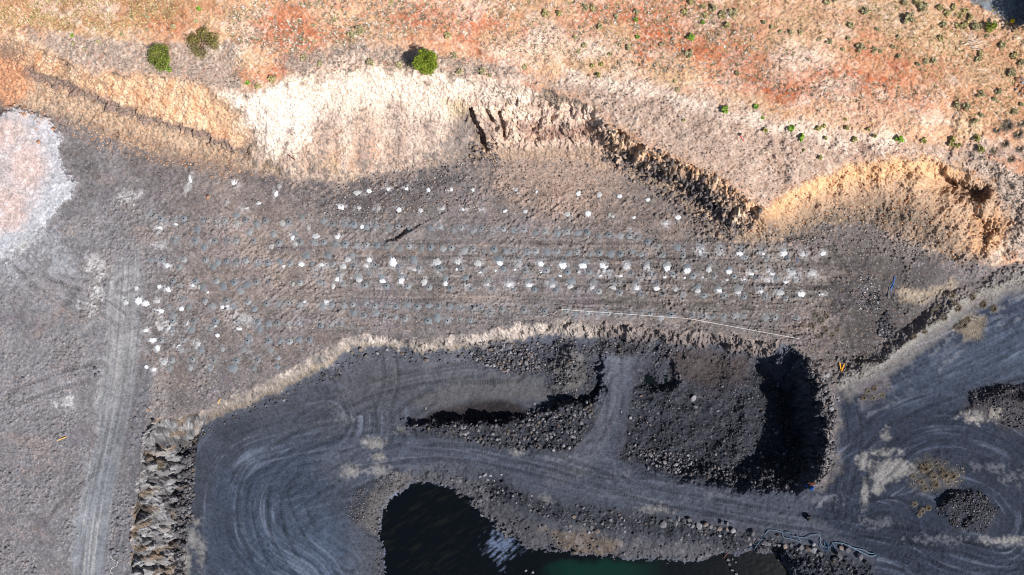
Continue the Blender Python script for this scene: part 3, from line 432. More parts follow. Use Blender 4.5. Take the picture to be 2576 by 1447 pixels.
addH(2, 0, (268, 780), (565, 790), (865, 812), (1182, 818), (1480, 825), (1790, 865), (2095, 875), (2352, 968), (130, 1070), (432, 1085), (735, 1095), (1043, 1102), (1338, 1110), (1655, 1125), (1960, 1138), (2260, 1145), (268, 1365), (578, 1378), (885, 1383), (1195, 1402), (1503, 1402), (1800, 1415), (2113, 1420), (2410, 1432))
addW(3, 0, (260, 612, 48, 38), (75, 695, 42, 30), (578, 1110, 36, 38), (855, 1110, 56, 52), (1153, 1140, 56, 40), (1485, 1145, 42, 18), (1785, 1140, 62, 46), (2062, 1140, 52, 50), (2355, 1135, 46, 36), (105, 1355, 50, 60), (390, 1385, 60, 48), (705, 1365, 46, 48), (995, 1400, 50, 38), (1320, 1425, 48, 30), (1620, 1430, 50, 30), (1910, 1420, 65, 40), (2195, 1425, 66, 40))
addG(3, 0, (255, 1055, 44), (585, 1035, 54), (860, 1045, 50), (1160, 1065, 46), (1465, 1105, 58), (1780, 1085, 56), (105, 1310, 50), (395, 1330, 58), (720, 1310, 40), (1010, 1355, 40), (1310, 1370, 46), (1610, 1390, 46), (1900, 1370, 55))
addH(3, 0, (40, 1155), (335, 1167), (635, 1165), (1235, 1192), (1545, 1205), (1840, 1205), (185, 1440))
addW(0, 1, (15, 185, 35, 40), (350, 168, 36, 36), (485, 210, 55, 38), (835, 150, 28, 28), (925, 170, 24, 38), (1052, 252, 18, 20), (45, 370, 58, 58), (150, 410, 62, 48), (315, 378, 58, 36), (365, 520, 60, 40), (668, 485, 40, 36), (1262, 462, 32, 30), (1335, 460, 34, 32), (482, 760, 36, 38), (155, 800, 40, 28), (250, 945, 56, 40), (325, 1060, 36, 50), (1190, 875, 36, 32), (910, 995, 42, 44), (1158, 738, 26, 24), (420, 1265, 56, 44), (160, 1325, 30, 32), (275, 1365, 38, 32), (1505, 780, 50, 26), (2285, 130, 24, 40), (2450, 385, 20, 20), (755, 700, 16, 44), (635, 1015, 30, 14), (-140, 390, 40, 46))
addG(0, 1, (650, 160, 50), (985, 175, 50), (1280, 170, 52), (1625, 140, 52), (1520, 225, 50), (1945, 90, 48), (490, 465, 45), (780, 455, 50), (1120, 450, 56), (1420, 455, 52), (1730, 495, 50), (2075, 425, 55), (2395, 440, 50), (545, 595, 60), (545, 790, 45), (810, 790, 58), (1095, 765, 48), (1805, 785, 46), (660, 1070, 56), (955, 1085, 52), (1265, 1075, 40), (1570, 1075, 46), (1930, 710, 50), (2220, 715, 42), (1965, 1080, 48), (2105, 960, 45), (2375, 935, 45), (495, 1350, 50), (800, 1340, 46), (1085, 1355, 52), (1420, 1350, 58), (1715, 1350, 45), (2055, 1325, 45), (1640, 890, 50))
addH(0, 1, (548, 80), (875, 90), (1175, 88), (1435, 105), (1757, 100), (2388, 110), (683, 352), (1005, 375), (1325, 372), (1635, 390), (1905, 410), (2222, 402), (545, 657), (855, 662), (1165, 668), (1475, 665), (1780, 680), (2065, 690), (2365, 690), (375, 950), (702, 943), (1628, 948), (1930, 945), (2235, 960), (2525, 940), (525, 1230), (835, 1220), (1138, 1240), (1465, 1235), (1775, 1232), (2068, 1195))
addW(1, 1, (395, 60, 48, 36), (705, 65, 55, 44), (1050, 85, 50, 34), (1320, 80, 44, 52), (1650, 100, 46, 56), (1965, 120, 42, 44), (2258, 135, 32, 34), (235, 385, 42, 38), (335, 165, 32, 50))
addG(1, 1, (85, 25, 50), (700, 10, 60), (1040, 15, 55), (1330, 10, 55), (1965, 35, 52), (2255, 40, 46), (170, 110, 50), (180, 455, 50), (487, 440, 52), (812, 418, 50), (1105, 445, 48), (1412, 430, 50), (1722, 445, 50), (2025, 455, 52), (2330, 490, 52), (635, 545, 56), (948, 555, 52), (1238, 610, 46), (1842, 620, 54), (310, 710, 46), (2180, 640, 35))
addH(1, 1, (165, 118), (478, 128), (792, 148), (1105, 155), (1415, 160), (1715, 175), (2028, 187), (2325, 197), (312, 428), (617, 425), (938, 443), (1243, 458), (1550, 455), (1858, 455), (2163, 475), (2470, 482), (780, 590), (1092, 595), (1375, 635), (1705, 660), (1990, 660), (2322, 650), (155, 738), (455, 708))
addW(2, 1, (35, 135, 32, 30), (345, 145, 38, 32), (640, 148, 46, 34), (970, 150, 46, 38), (1230, 170, 50, 32), (1548, 178, 42, 34), (1850, 185, 56, 32), (2195, 185, 44, 34), (2480, 195, 48, 38), (1085, 10, 30, 18), (1670, 8, 28, 14), (1960, 10, 38, 20), (2310, 20, 28, 26))
addG(2, 1, (40, 75, 45), (335, 80, 55), (635, 75, 60), (960, 100, 62), (1250, 90, 62), (1570, 100, 62), (1870, 110, 60), (2185, 130, 50), (2490, 130, 50), (95, 510, 45), (1660, 560, 50), (1955, 570, 45), (2260, 570, 50), (1310, 575, 45))
addH(2, 1, (102, 205), (413, 215), (712, 215), (1023, 228), (1333, 235), (1645, 238), (1948, 258), (2258, 270), (65, 560), (242, 495), (562, 505), (858, 530), (1177, 508), (1475, 545), (1780, 550), (2090, 555), (2392, 562))
addW(3, 1, (65, 28, 30, 26), (355, 40, 22, 20), (612, 30, 25, 20), (968, 70, 28, 22), (1215, 65, 28, 22), (1565, 80, 32, 28), (1820, 100, 36, 34), (225, 215, 36, 34), (545, 230, 50, 36), (855, 225, 48, 34), (1130, 250, 48, 26), (1450, 240, 44, 32), (1735, 265, 58, 36), (2045, 275, 60, 44), (2340, 275, 50, 30))
addG(3, 1, (550, 170, 50), (850, 190, 55), (1135, 200, 55), (1455, 195, 48), (1735, 215, 52), (20, 620, 45), (610, 600, 50), (925, 610, 50), (1190, 600, 50), (1530, 620, 52))
addH(3, 1, (478, 8), (785, 12), (1068, 22), (1380, 42), (1668, 45), (1975, 55), (28, 280), (322, 295), (632, 297), (925, 303), (1218, 317), (1522, 322), (1818, 338), (162, 572), (463, 582), (765, 590), (1068, 602), (1665, 610), (1970, 625))

# wheel tracks
TRK = [[(700, 1500), (640, 1380), (620, 1240), (700, 1130), (860, 1080), (1000, 1100)], [(820, 1480), (720, 1390), (690, 1250), (760, 1160), (900, 1110), (1060, 1105), (1250, 1130)], [(600, 1200), (720, 1120), (860, 1040), (1000, 975), (1150, 945), (1300, 940)], [(760, 1060), (900, 990), (1050, 950), (1200, 930)], [(700, 1300), (800, 1220), (920, 1150), (1000, 1060), (1080, 1000)],
       [(880, 1420), (780, 1340), (740, 1240)], [(820, 900), (860, 960), (900, 1060)], [(980, 890), (985, 960), (960, 1040)], [(900, 1160), (1100, 1135), (1300, 1165), (1500, 1215), (1750, 1265), (2000, 1310), (2300, 1350), (2600, 1420)], [(1000, 1110), (1200, 1125), (1400, 1165), (1600, 1235), (1850, 1290), (2100, 1320)], [(1545, 900), (1540, 980), (1515, 1060), (1460, 1130), (1330, 1160)], [(1555, 960), (1540, 1080), (1560, 1170), (1650, 1225)],
       [(2110, 1290), (2130, 1180), (2190, 1080), (2300, 1020), (2440, 960), (2600, 880)], [(2150, 1280), (2180, 1150), (2260, 1080), (2400, 1020), (2600, 960)], [(2120, 1300), (2260, 1270), (2310, 1370), (2440, 1420), (2600, 1390)], [(2200, 1210), (2300, 1110), (2420, 1090), (2540, 1140), (2600, 1240)], [(2110, 1010), (2120, 1120), (2100, 1230)], [(2135, 1000), (2150, 1100), (2130, 1220)],
       [(330, 640), (325, 800), (300, 1000), (270, 1150), (235, 1300), (215, 1460)], [(345, 660), (340, 850), (315, 1030), (285, 1180), (262, 1300), (240, 1460)], [(310, 720), (360, 700), (440, 690)], [(320, 780), (380, 850), (420, 900)], [(2080, 640), (2120, 700), (2110, 820), (2150, 930)], [(2200, 640), (2180, 700), (2120, 760), (2080, 840)],
       [(760, 742), (1100, 736), (1500, 742), (1900, 756), (2100, 770)], [(800, 690), (1200, 684), (1700, 692), (2080, 706)], [(700, 640), (1100, 628), (1600, 630), (2050, 612)], [(30, 640), (120, 720), (240, 760), (300, 800)], [(40, 1000), (140, 960), (250, 930)], [(60, 1350), (140, 1250), (220, 1180)]]
RUT = np.zeros(X.shape, np.float32); RUL = RUT.copy()
for q_, pl in enumerate(TRK):
    d_, s_, g_ = ldist(smooth(pl, 3)); dd = samp(d_*g_, X, Y)*S+.12*n3; ss = samp(s_, X, Y)*S
    w_ = .5 if q_ in (18, 19) else 1
    m_ = (np.exp(-((np.abs(dd)-.95)/.26)**2)+.5*np.exp(-((np.abs(dd)-1.3)/.1)**2))*sstep(-.35, .25, fbm(ss/4+q_*7, dd/2, 191, 3))*(np.abs(dd) < 2.5)
    RUL = np.maximum(RUL, w_*(np.exp(-((np.abs(dd)-.62)/.12)**2)+.7*np.exp(-((np.abs(dd)-1.6)/.3)**2))*sstep(-.3, .3, fbm(ss/6+q_*5, dd/1, 193, 3))*(np.abs(dd) < 2.5))
    RUT = np.maximum(RUT, w_*m_*(.55+.45*np.sin(ss*18)*(ss*0+1)*.5))
C *= (1-.62*RUT*(1-mH)*(1-mC)+.30*RUL*(1-mH)*(1-mC))[..., None]
# dust spilled round the heaps, mounds and holes
paint(blobs([(x, y, r/S*1.25, r/S*1.2) for x, y, r in Gd], 3, 9), (130, 132, 134), .4)
paint(blobs([(x, y, 9, 8) for x, y in Ho], 3, 8), (128, 131, 134), .6)
paint(blobs([(x, y, a/S*.95, b/S*.95) for x, y, a, b in W], 3, 8), (186, 185, 184), .5)
paint(blobs([(x+6*math.sin(x), y+9, a/S*.8, b/S*.6) for x, y, a, b in W], 3, 10), (150, 148, 146), .3)
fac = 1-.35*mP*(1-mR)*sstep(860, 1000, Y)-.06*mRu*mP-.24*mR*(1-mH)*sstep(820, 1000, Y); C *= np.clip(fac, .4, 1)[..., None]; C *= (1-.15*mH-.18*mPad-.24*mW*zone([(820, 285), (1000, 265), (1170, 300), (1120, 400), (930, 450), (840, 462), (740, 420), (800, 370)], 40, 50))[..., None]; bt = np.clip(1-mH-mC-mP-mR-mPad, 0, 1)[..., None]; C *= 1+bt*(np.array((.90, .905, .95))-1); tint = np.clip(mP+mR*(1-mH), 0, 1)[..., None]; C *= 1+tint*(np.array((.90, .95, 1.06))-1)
# pebble speckle everywhere (true stone colours)
f1, f2, cx, cy, dx, dy = worley(U/.26, V/.26, 201)
rk = _h(cx, cy, 207); peb = sstep(.42, .25, f1)
tan = (rk > .86)*peb; pale = (rk < .07)*peb
mTrk = np.clip(mT+mHR+mA+mPad*.6+mR*.6+mL, 0, 1); bench = np.clip(1-mH, 0, 1)*(1-.8*mTrk)
paint(tan*bench*(1-np.clip(mP+mR, 0, 1)), (172, 142, 122), .4); paint(pale*bench*np.clip(1-3*(mP+mR), 0, 1), (176, 174, 172), .5)
paint(((rk > .4) & (rk < .62))*peb*bench*(1-.4*mP), (84, 78, 76), .5)
smp = sstep(.12, .5, fbm(U/7, V/3.2, 139, 4)+.25*n1)
C *= (1+.13*smp*np.clip(1-mH-mC-mP-mR-mPad, 0, 1))[..., None]
C *= np.clip(1+.26*nff+.24*nf+.16*n1+.15*n3+.10*n8, .4, 1.6)[..., None]
np.clip(C, .004, .9, out=C)

# ---- relief: dozer ripples, clods, jointed blocks
cliffy = np.clip(mC, 0, 1)
rip = fbm((U*.80+V*.60)/.55, (U*.60-V*.80)/2.4, 131, 3); rip2 = fbm((U*.30+V*.95)/.5, (U*.95-V*.3)/3.5, 141, 3)
rowz = sstep(600, 650, Y+.02*(X-1288))*sstep(700, 900, X)
ripA = .20*(1-rowz)*fbm((U*.62+V*.78)/.34, (U*.78-V*.62)/1.5, 133, 3)+.17*rowz*fbm((V-.02*U)/.36, (U+.02*V)/2.6, 135, 3)+.10*fbm(U/.33, V/.33, 137, 2)*sstep(0, .5, n1+n3)
plain = np.clip(1-mH-mC-mP-mR-mT-mPad, 0, 1)*(1-.65*smp); bz_ = sstep(480, 640, X)*sstep(2300, 2150, X)
rip = np.where(X > 1900, rip*.5+rip2*.5, rip)
D = .10*n3*(1-mHR)+.12*plain*rip*bz_*sstep(-.1, .5, n3+n8*.6)+.10*plain*n1+plain*nf*(.05+.07*sstep(-.3, .4, n3+.5*n8))+plain*ripA*sstep(-.5, .35, n3+.6*n8)*(.3+.7*bz_)+.05*plain*(1-bz_)*nf*sstep(-.2, .4, n3)
stn, _, _, _, _, _ = worley(U/.42, V/.42, 211)
_, _, ccx, ccy, _, _ = worley(U/.42, V/.42, 211)
D += plain*.17*sstep(.5, .08, stn)*(_h(ccx, ccy, 209) > .45)*sstep(-.25, .4, n3+n8)
st2, _, ccx, ccy, _, _ = worley(U/.9, V/.9, 213); D += plain*.24*sstep(.36, .1, st2+.15*nf)*(_h(ccx, ccy, 215) > .82)*sstep(-.3, .3, n3)
D += plain*bz_*(.09*fbm(U/5, V/.45, 217, 3)*sstep(900, 1200, X)+.10*np.abs(n1)*sstep(0, .5, n3))
D -= .12*np.clip(mC-mB1, 0, 1)*np.abs(fall)*sstep(.5, 2, dCr)
D += mPad*(.75+.12*n1+.06*nf)+mH*(.15*n1+.13*nf)*(1-mA)+mT*(.035*stT-.08)+mHR*(.045*stR+.02*nf)+mL*.03*stL+mR2*(.05*stX+.03*nf)+.14*(n1+.6*n3)*stroke([(p[0]-10, p[1]-12) for p in BERM], 26, 14, 10)+mP*(.06*n1+.03*nf)+sstep(30, 6, shd)*.5*(nf+.9*n1)
bk1 = blocks(U/1.5, V/1.5, 221); bk2 = blocks(U/.6, V/.6, 231); bk3 = blocks(U/.3, V/.3, 241)
rockA = np.clip(mB1+.7*mOt+.35*zone([(2440, 545), (2550, 545), (2530, 620), (2450, 650)], 8, 10)+.6*stroke([(60, 175), (260, 262), (430, 318), (610, 385)], 16, 8, 8)+.45*mBd+.5*mBd2+.9*zone([(1935, 870), (2066, 900), (2100, 1060), (2060, 1180), (1990, 1170), (1960, 960)], 8, 8)+.12*mBR+.3*mBR*zone([(2380, 430), (2460, 440), (2500, 490), (2440, 520), (2370, 500)], 8, 10)+.5*zone([(1985, 1400), (2110, 1420), (2150, 1500), (2000, 1500)], 8, 8), 0, 1)
Nrm = rockA*(.85*bk1+.5*bk2+.22*bk3)
LU = U*.92-V*.38; LV = U*.38+V*.92; lw1 = blocks(LU/1.5+.5*n3, LV/.85+.6*n3, 152, 1.8); lw2 = blocks(LU/.95+.4*n1, LV/.5+.4*n1, 154, 1.6)
Nrm += mLW*(1.0*lw1*(.6+.8*sstep(-.3, .4, n3))+.5*lw2+.1*nf)
Nrm += np.clip(mC-rockA, 0, 1)*(.22*n3+.16*n1+.11*nf+.10*bk3)
Nrm += mBR*.5*np.abs(fbm((U*.75+V*.66)/1.1, (U*.66-V*.75)/4, 165, 3))*sstep(2080, 2250, X)
Nrm -= 2.3*mOt*stroke([(1186, 282), (1196, 312), (1208, 345), (1220, 382)], 8, 3, 4); Nrm -= 1.4*mOt*(stroke([(1226, 280), (1242, 320)], 4.5, 2, 2)+stroke([(1256, 285), (1262, 310), (1268, 352)], 5, 2, 2))
mRg = stroke([(1028, 1070), (1200, 1062), (1285, 1062), (1370, 1042), (1405, 1020), (1500, 1005), (1510, 960), (1515, 905)], 14, 8, 8)
D += mRg*(.6*n1+.5*bk2+.3*nf+.4*n3)+.12*mP*sstep(1040, 900, Y)*n1
bas = zone([(1610, 900), (1900, 900), (1960, 1000), (1980, 1140), (1900, 1190), (1700, 1180), (1590, 1120)], 20, 10); D += bas*(1.1*fbm(U/4.5, V/4.5, 253, 3)+.5*np.abs(n3))
rip3 = fbm((V-.25*U)/.45, (U+.25*V)/3, 181, 3); D += .22*rip3*zone([(1400, 975), (1405, 895), (1440, 888), (1470, 905), (1475, 980)], 10, 6)+.5*(n1+.5*bk2)*zone([(1490, 846), (1700, 864), (1690, 890), (1500, 890)], 8, 6)
D -= .09*RUT*(1-mH)*(1-mC)
D += mRu*(.13*blocks(U/.45, V/.45, 251)+.09*bk3+.16*n1+.35*n3)
D += zone([(1300, 805), (1960, 860), (1935, 900), (1600, 862), (1300, 856)], 6, 6)*(.35*bk2)
D -= 1.0*stroke([B(1, 0, 1180, 925), B(1, 0, 1260, 900), B(1, 0, 1340, 860), B(1, 0, 1430, 812)], 3.2, 2, 2)*.5     # sharp little scarp on the bench
sc = [B(1, 0, 1040, 990), B(1, 0, 1180, 915), B(1, 0, 1280, 893), B(1, 0, 1360, 845), B(1, 0, 1500, 775)]
d_, s_, g_ = ldist(sc); dq = samp(d_*g_, X, Y); D += .42*sstep(0, 4, dq)*sstep(30, 6, np.abs(dq))*sstep(4, 16, samp(s_, X, Y))*sstep(170, 140, samp(s_, X, Y))*(np.abs(dq) < 40)
D = np.where((np.abs(X-1288) > 1500) | (np.abs(Y-723) > 900), 0, D); Nrm = np.where((np.abs(X-1288) > 1500) | (np.abs(Y-723) > 900), 0, Nrm)
# keep relief low under the water
Z = Z+D
kx = S*(H-Z)/H; wx = (X-1288)*kx; wy = -(Y-723.5)*kx; wz = Z.copy()
# displace faces along their smoothed normals
Zs = samp(blur(Zq, 6), X, Y); ks = S*(H-Zs)/H; sx = (X-1288)*ks; sy = -(Y-723.5)*ks
def grad(a): return np.gradient(a, axis=1), np.gradient(a, axis=0)
ax, bx_ = grad(sx); ay, by_ = grad(sy); az, bz = grad(Zs)
nx = ay*bz-az*by_; ny = az*bx_-ax*bz; nz = ax*by_-ay*bx_
ln = np.sqrt(nx*nx+ny*ny+nz*nz)+1e-12; sg = np.sign(nz); nx, ny, nz = nx/ln*sg, ny/ln*sg, nz/ln*sg
wx += Nrm*nx; wy += Nrm*ny; wz += Nrm*nz
FX = wx; FY = wy; FZ = wz
def gz(Xp, Yp):                                     # surveyed ground height at a pixel
    i = min(max(int(np.searchsorted(gx1, Xp)), 1), NX-1); j = min(max(int(np.searchsorted(gy1, Yp)), 1), NY-1)
    return float(FZ[j, i])
def gzs(Xp, Yp): return float(samp(Zq, np.array([Xp]), np.array([Yp]))[0])
def G(Xp, Yp, dz=0):                                # point on the ground under a pixel
    i = min(max(int(np.searchsorted(gx1, Xp)), 1), NX-1); j = min(max(int(np.searchsorted(gy1, Yp)), 1), NY-1)
    p = P(Xp, Yp, float(FZ[j, i])+dz); return Vector(p)

# ------------------------------------------------------------------ materials
def mat(name, col=None, attr=None, rough=.95, noise=None, var=0, spec=.1):
    m = bpy.data.materials.new(name); m.use_nodes = True; nt = m.node_tree; b = nt.nodes['Principled BSDF']
    b.inputs['Roughness'].default_value = rough; b.inputs['Specular IOR Level'].default_value = spec
    if attr:
        a = nt.nodes.new('ShaderNodeAttribute'); a.attribute_name = attr; src = a.outputs['Color']
    else:
        a = nt.nodes.new('ShaderNodeRGB'); a.outputs[0].default_value = (*[float(v) for v in col], 1); src = a.outputs[0]
    if noise:
        tc = nt.nodes.new('ShaderNodeTexCoord'); nz_ = nt.nodes.new('ShaderNodeTexNoise'); nz_.inputs['Scale'].default_value = noise[0]; nz_.inputs['Detail'].default_value = 5
        nt.links.new(tc.outputs['Object'], nz_.inputs['Vector'])
        mr = nt.nodes.new('ShaderNodeMapRange'); mr.inputs[1].default_value = .3; mr.inputs[2].default_value = .7; mr.inputs[3].default_value = 1-noise[1]; mr.inputs[4].default_value = 1+noise[1]
        nt.links.new(nz_.outputs['Fac'], mr.inputs[0])
        vm = nt.nodes.new('ShaderNodeVectorMath'); vm.operation = 'SCALE'; nt.links.new(src, vm.inputs[0]); nt.links.new(mr.outputs[0], vm.inputs['Scale']); src = vm.outputs[0]
    if var:
        oi = nt.nodes.new('ShaderNodeObjectInfo'); mr = nt.nodes.new('ShaderNodeMapRange'); mr.inputs[3].default_value = 1-var; mr.inputs[4].default_value = 1+var
        nt.links.new(oi.outputs['Random'], mr.inputs[0])
        vm = nt.nodes.new('ShaderNodeVectorMath'); vm.operation = 'SCALE'; nt.links.new(src, vm.inputs[0]); nt.links.new(mr.outputs[0], vm.inputs['Scale']); src = vm.outputs[0]
    nt.links.new(src, b.inputs['Base Color']); return m
M_ground = mat('quarry_ground', attr='soil', noise=(6, .12))
def L(c): return lin(c)/GAIN
M = dict(white2=mat('dusty_stemming', L((186, 186, 186)), noise=(9, .12), var=.06), white3=mat('faded_stemming', L((160, 158, 156)), noise=(9, .15), var=.08), white=mat('white_stemming_dust', L((222, 224, 226)), noise=(9, .08), var=.05), grey=mat('grey_drill_dust', L((134, 136, 138)), noise=(8, .2), var=.25), dustd=mat('dark_drill_dust', L((122, 127, 132)), noise=(8, .1), var=.12),
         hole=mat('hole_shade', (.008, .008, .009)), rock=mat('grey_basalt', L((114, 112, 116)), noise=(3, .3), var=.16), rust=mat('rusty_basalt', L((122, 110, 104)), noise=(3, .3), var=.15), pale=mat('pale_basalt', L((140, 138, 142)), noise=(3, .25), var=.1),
         dark=mat('dark_basalt', L((92, 90, 96)), noise=(3, .3), var=.2), orock=mat('orange_rock', L((184, 140, 114)), noise=(3, .3), var=.12),
         rope=mat('white_rope', L((235, 232, 226))), wood=mat('new_timber', L((240, 190, 110)), noise=(12, .2)), orange=mat('orange_timber', L((250, 176, 50))), rubber=mat('black_rubber', (.012, .013, .015), rough=.6, spec=.4),
         red=mat('red_plastic', L((240, 84, 60)), rough=.5, spec=.4), wht=mat('white_plastic', L((238, 238, 240)), rough=.5, spec=.4), blue=mat('blue_plastic', L((50, 130, 220)), rough=.5, spec=.4, noise=(14, .25)), hose=mat('faded_blue_hose', L((104, 126, 142)), rough=.6, spec=.3, noise=(5, .2)), hosed=mat('blue_hose', L((54, 88, 120)), rough=.6, spec=.3),
         rustp=mat('rusty_pipe', L((128, 92, 84))), board=mat('brown_board', L((98, 60, 50)), noise=(8, .3)), yel=mat('yellow_float', L((250, 205, 20)), rough=.5, spec=.4), bark=mat('bark', L((120, 100, 84)), noise=(8, .3)), deadw=mat('bleached_wood', L((226, 216, 206)), noise=(6, .15)),
         leaf=mat('leaves', attr='leaf', rough=.7, spec=.2), stone=mat('loose_stones', attr='soil'), steel=mat('steel_wire', L((120, 118, 116))))

# ------------------------------------------------------------------ terrain objects by region
REG = np.zeros(qgx.shape, np.int8)
def reg(poly, k): REG[sdist(poly) > 0] = k
NAMES = ['quarry_bench', 'hill', 'cliff', 'quarry_floor', 'rock_face', 'haul_road', 'dirt_track', 'road', 'gravel_yard', 'pond_bank']
reg(CLIFF, 2); reg(HILL, 1); reg(PIT, 3); reg([p[:2] for p in EDGE]+[p[:2] for p in PTOE[::-1]], 4)
reg([(868, 1300), (885, 1250), (950, 1208), (1030, 1180), (1150, 1168), (1250, 1198), (1330, 1245), (1450, 1268), (1600, 1290), (1800, 1322), (2000, 1372), (2200, 1425), (2350, 1520), (2350, 1900), (868, 1900)], 9)
reg(RIGHT, 8); reg(HR, 5); reg(TRACK, 6); reg(ROAD, 7)
qi = np.clip(((gx1[:-1]+gx1[1:])/2-QX0)/Q, 0, QW-1).astype(int); qj = np.clip(((gy1[:-1]+gy1[1:])/2-QY0)/Q, 0, QH-1).astype(int)
FR = REG[np.ix_(qj, qi)]
vid = np.arange(NX*NY).reshape(NY, NX)
vs = np.stack([FX, FY, FZ], -1).reshape(-1, 3).astype(np.float32); vc = C.reshape(-1, 3)
def link(me, name, parent=None):
    o = bpy.data.objects.new(name, me); COL.objects.link(o)
    if parent: o.parent = parent
    return o
def mesh_np(name, v, f, m, col=None, attr='soil', smooth=False):
    k = f.shape[1]; me = bpy.data.meshes.new(name); me.vertices.add(len(v)); me.vertices.foreach_set('co', v.astype(np.float32).ravel())
    me.loops.add(f.size); me.loops.foreach_set('vertex_index', f.astype(np.int32).ravel())
    me.polygons.add(len(f)); me.polygons.foreach_set('loop_start', np.arange(0, f.size, k, dtype=np.int32)); me.polygons.foreach_set('loop_total', np.full(len(f), k, np.int32))
    if smooth: me.polygons.foreach_set('use_smooth', np.ones(len(f), bool))
    if col is not None:
        a = me.color_attributes.new(attr, 'FLOAT_COLOR', 'POINT'); a.data.foreach_set('color', np.concatenate([col, np.ones((len(col), 1))], 1).astype(np.float32).ravel())
    me.materials.append(m); me.update(calc_edges=True); me.validate(); return me
quads = np.stack([vid[:-1, :-1], vid[1:, :-1], vid[1:, 1:], vid[:-1, 1:]], -1)
for k, nm in enumerate(NAMES):
    q = quads[FR == k]
    if not len(q): continue
    ids, inv = np.unique(q, return_inverse=True)
    o = link(mesh_np(nm, vs[ids], inv.reshape(-1, 4), M_ground, vc[ids]), nm); o['kind'] = 'structure'

# ------------------------------------------------------------------ water
def water(name, poly, z, stepm, colf):
    x0, x1 = min(p[0] for p in poly), max(p[0] for p in poly); y0, y1 = min(p[1] for p in poly), max(p[1] for p in poly)
    gx = np.arange(x0-8, x1+8, stepm); gy = np.arange(y0-8, y1+8, stepm); gX, gY = np.meshgrid(gx, gy)
    k = S*(H-z)/H; rr = .012*fbm(gX*S/.5, gY*S/.25, 301, 3)
    v = np.stack([(gX-1288)*k, -(gY-723.5)*k, np.full(gX.shape, z)+rr], -1).reshape(-1, 3)
    ii = np.arange(gX.size).reshape(gX.shape); f = np.stack([ii[:-1, :-1], ii[1:, :-1], ii[1:, 1:], ii[:-1, 1:]], -1).reshape(-1, 4)
    c = gX.ravel()[f].mean(1), gY.ravel()[f].mean(1); sdv = samp(sdist(poly), *c); f = f[sdv > -14]
    ids, inv = np.unique(f, return_inverse=True); f = inv.reshape(-1, 4)
    m = bpy.data.materials.get('pond_water') or mat('pond_water', attr='soil', rough=.15, spec=.16)
    o = link(mesh_np(name, v[ids], f, m, colf(gX, gY).reshape(-1, 3)[ids], smooth=True), name); o['kind'] = 'structure'; return o
def pondcol(x, y):
    c = np.zeros(x.shape+(3,)); c[:] = (.0022, .0035, .0048); u, v = x*S, y*S
    w = fbm((u*.85-v*.5)/1.6, (u*.5+v*.85)/.3, 311, 4); c += (.010*np.clip(w-.1, 0, 1)*sstep(1350, 1200, x))[..., None]*np.array((1.1, 1., .55))
    g = sstep(1350, 1420, x+30*fbm(u/2, v/2, 313, 3))*sstep(1700, 1560, x)*sstep(1400, 1424, y+14*fbm(u/1.5, v/1.5, 315, 3)); c = c*(1-g[..., None])+g[..., None]*np.array((.003, .019, .014))
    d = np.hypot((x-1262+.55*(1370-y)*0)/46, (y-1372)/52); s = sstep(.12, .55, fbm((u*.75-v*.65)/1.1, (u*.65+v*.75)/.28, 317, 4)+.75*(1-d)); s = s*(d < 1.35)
    c = c*(1-s[..., None])+s[..., None]*np.array((.10, .13, .20))*(.4+.9*vn(u/.25, v/.12, 319))[..., None]; return c  # streaky pale reflection painted into the water colour
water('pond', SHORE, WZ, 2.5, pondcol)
water('puddle', [(1622, 948), (1640, 935), (1660, 944), (1685, 934), (1706, 945), (1700, 962), (1675, 980), (1655, 976), (1632, 965)], -8.55, 2.0, lambda x, y: np.zeros(x.shape+(3,))+np.array((.003, .006, .007)))

# ------------------------------------------------------------------ tags
def tag(o, label, cat, group=None):
    o['label'] = label; o['category'] = cat
    if group: o['group'] = group
    return o
def empty(name, loc, label, cat, group=None):
    o = bpy.data.objects.new(name, None); COL.objects.link(o); o.location = loc; return tag(o, label, cat, group)
ONES = ['', 'first', 'second', 'third', 'fourth', 'fifth', 'sixth', 'seventh', 'eighth', 'ninth', 'tenth', 'eleventh', 'twelfth', 'thirteenth', 'fourteenth', 'fifteenth', 'sixteenth', 'seventeenth', 'eighteenth', 'nineteenth']
TENS = {2: ('twentieth', 'twenty'), 3: ('thirtieth', 'thirty'), 4: ('fortieth', 'forty'), 5: ('fiftieth', 'fifty'), 6: ('sixtieth', 'sixty')}
def nth(n):
    if n < 20: return ONES[n]
    return TENS[n//10][0] if n % 10 == 0 else TENS[n//10][1]+'-'+ONES[n % 10]

# ------------------------------------------------------------------ drill holes, cuttings, stemming heaps
def lathe_mesh(name, prof, m, seg=18, jag=.12, seed=0, lump=0):
    r_ = random.Random(seed); v = []; f = []; ph = [1+jag*(r_.random()*2-1) for _ in range(seg)]
    ph = [(ph[i]+ph[(i+1) % seg])/2 for i in range(seg)]
    for (r, z) in prof:
        for i in range(seg):
            a = 2*math.pi*i/seg; k = r*ph[i]; v.append((k*math.cos(a), k*math.sin(a), z+lump*(r_.random()-.5)))
    for j in range(len(prof)-1):
        for i in range(seg):
            f.append((j*seg+i, j*seg+(i+1) % seg, (j+1)*seg+(i+1) % seg, (j+1)*seg+i))
    f.append(tuple((len(prof)-1)*seg+i for i in range(seg)))
    me = bpy.data.meshes.new(name); me.from_pydata(v, [], f); me.materials.append(m)
    for p in me.polygons: p.use_smooth = True
    return me
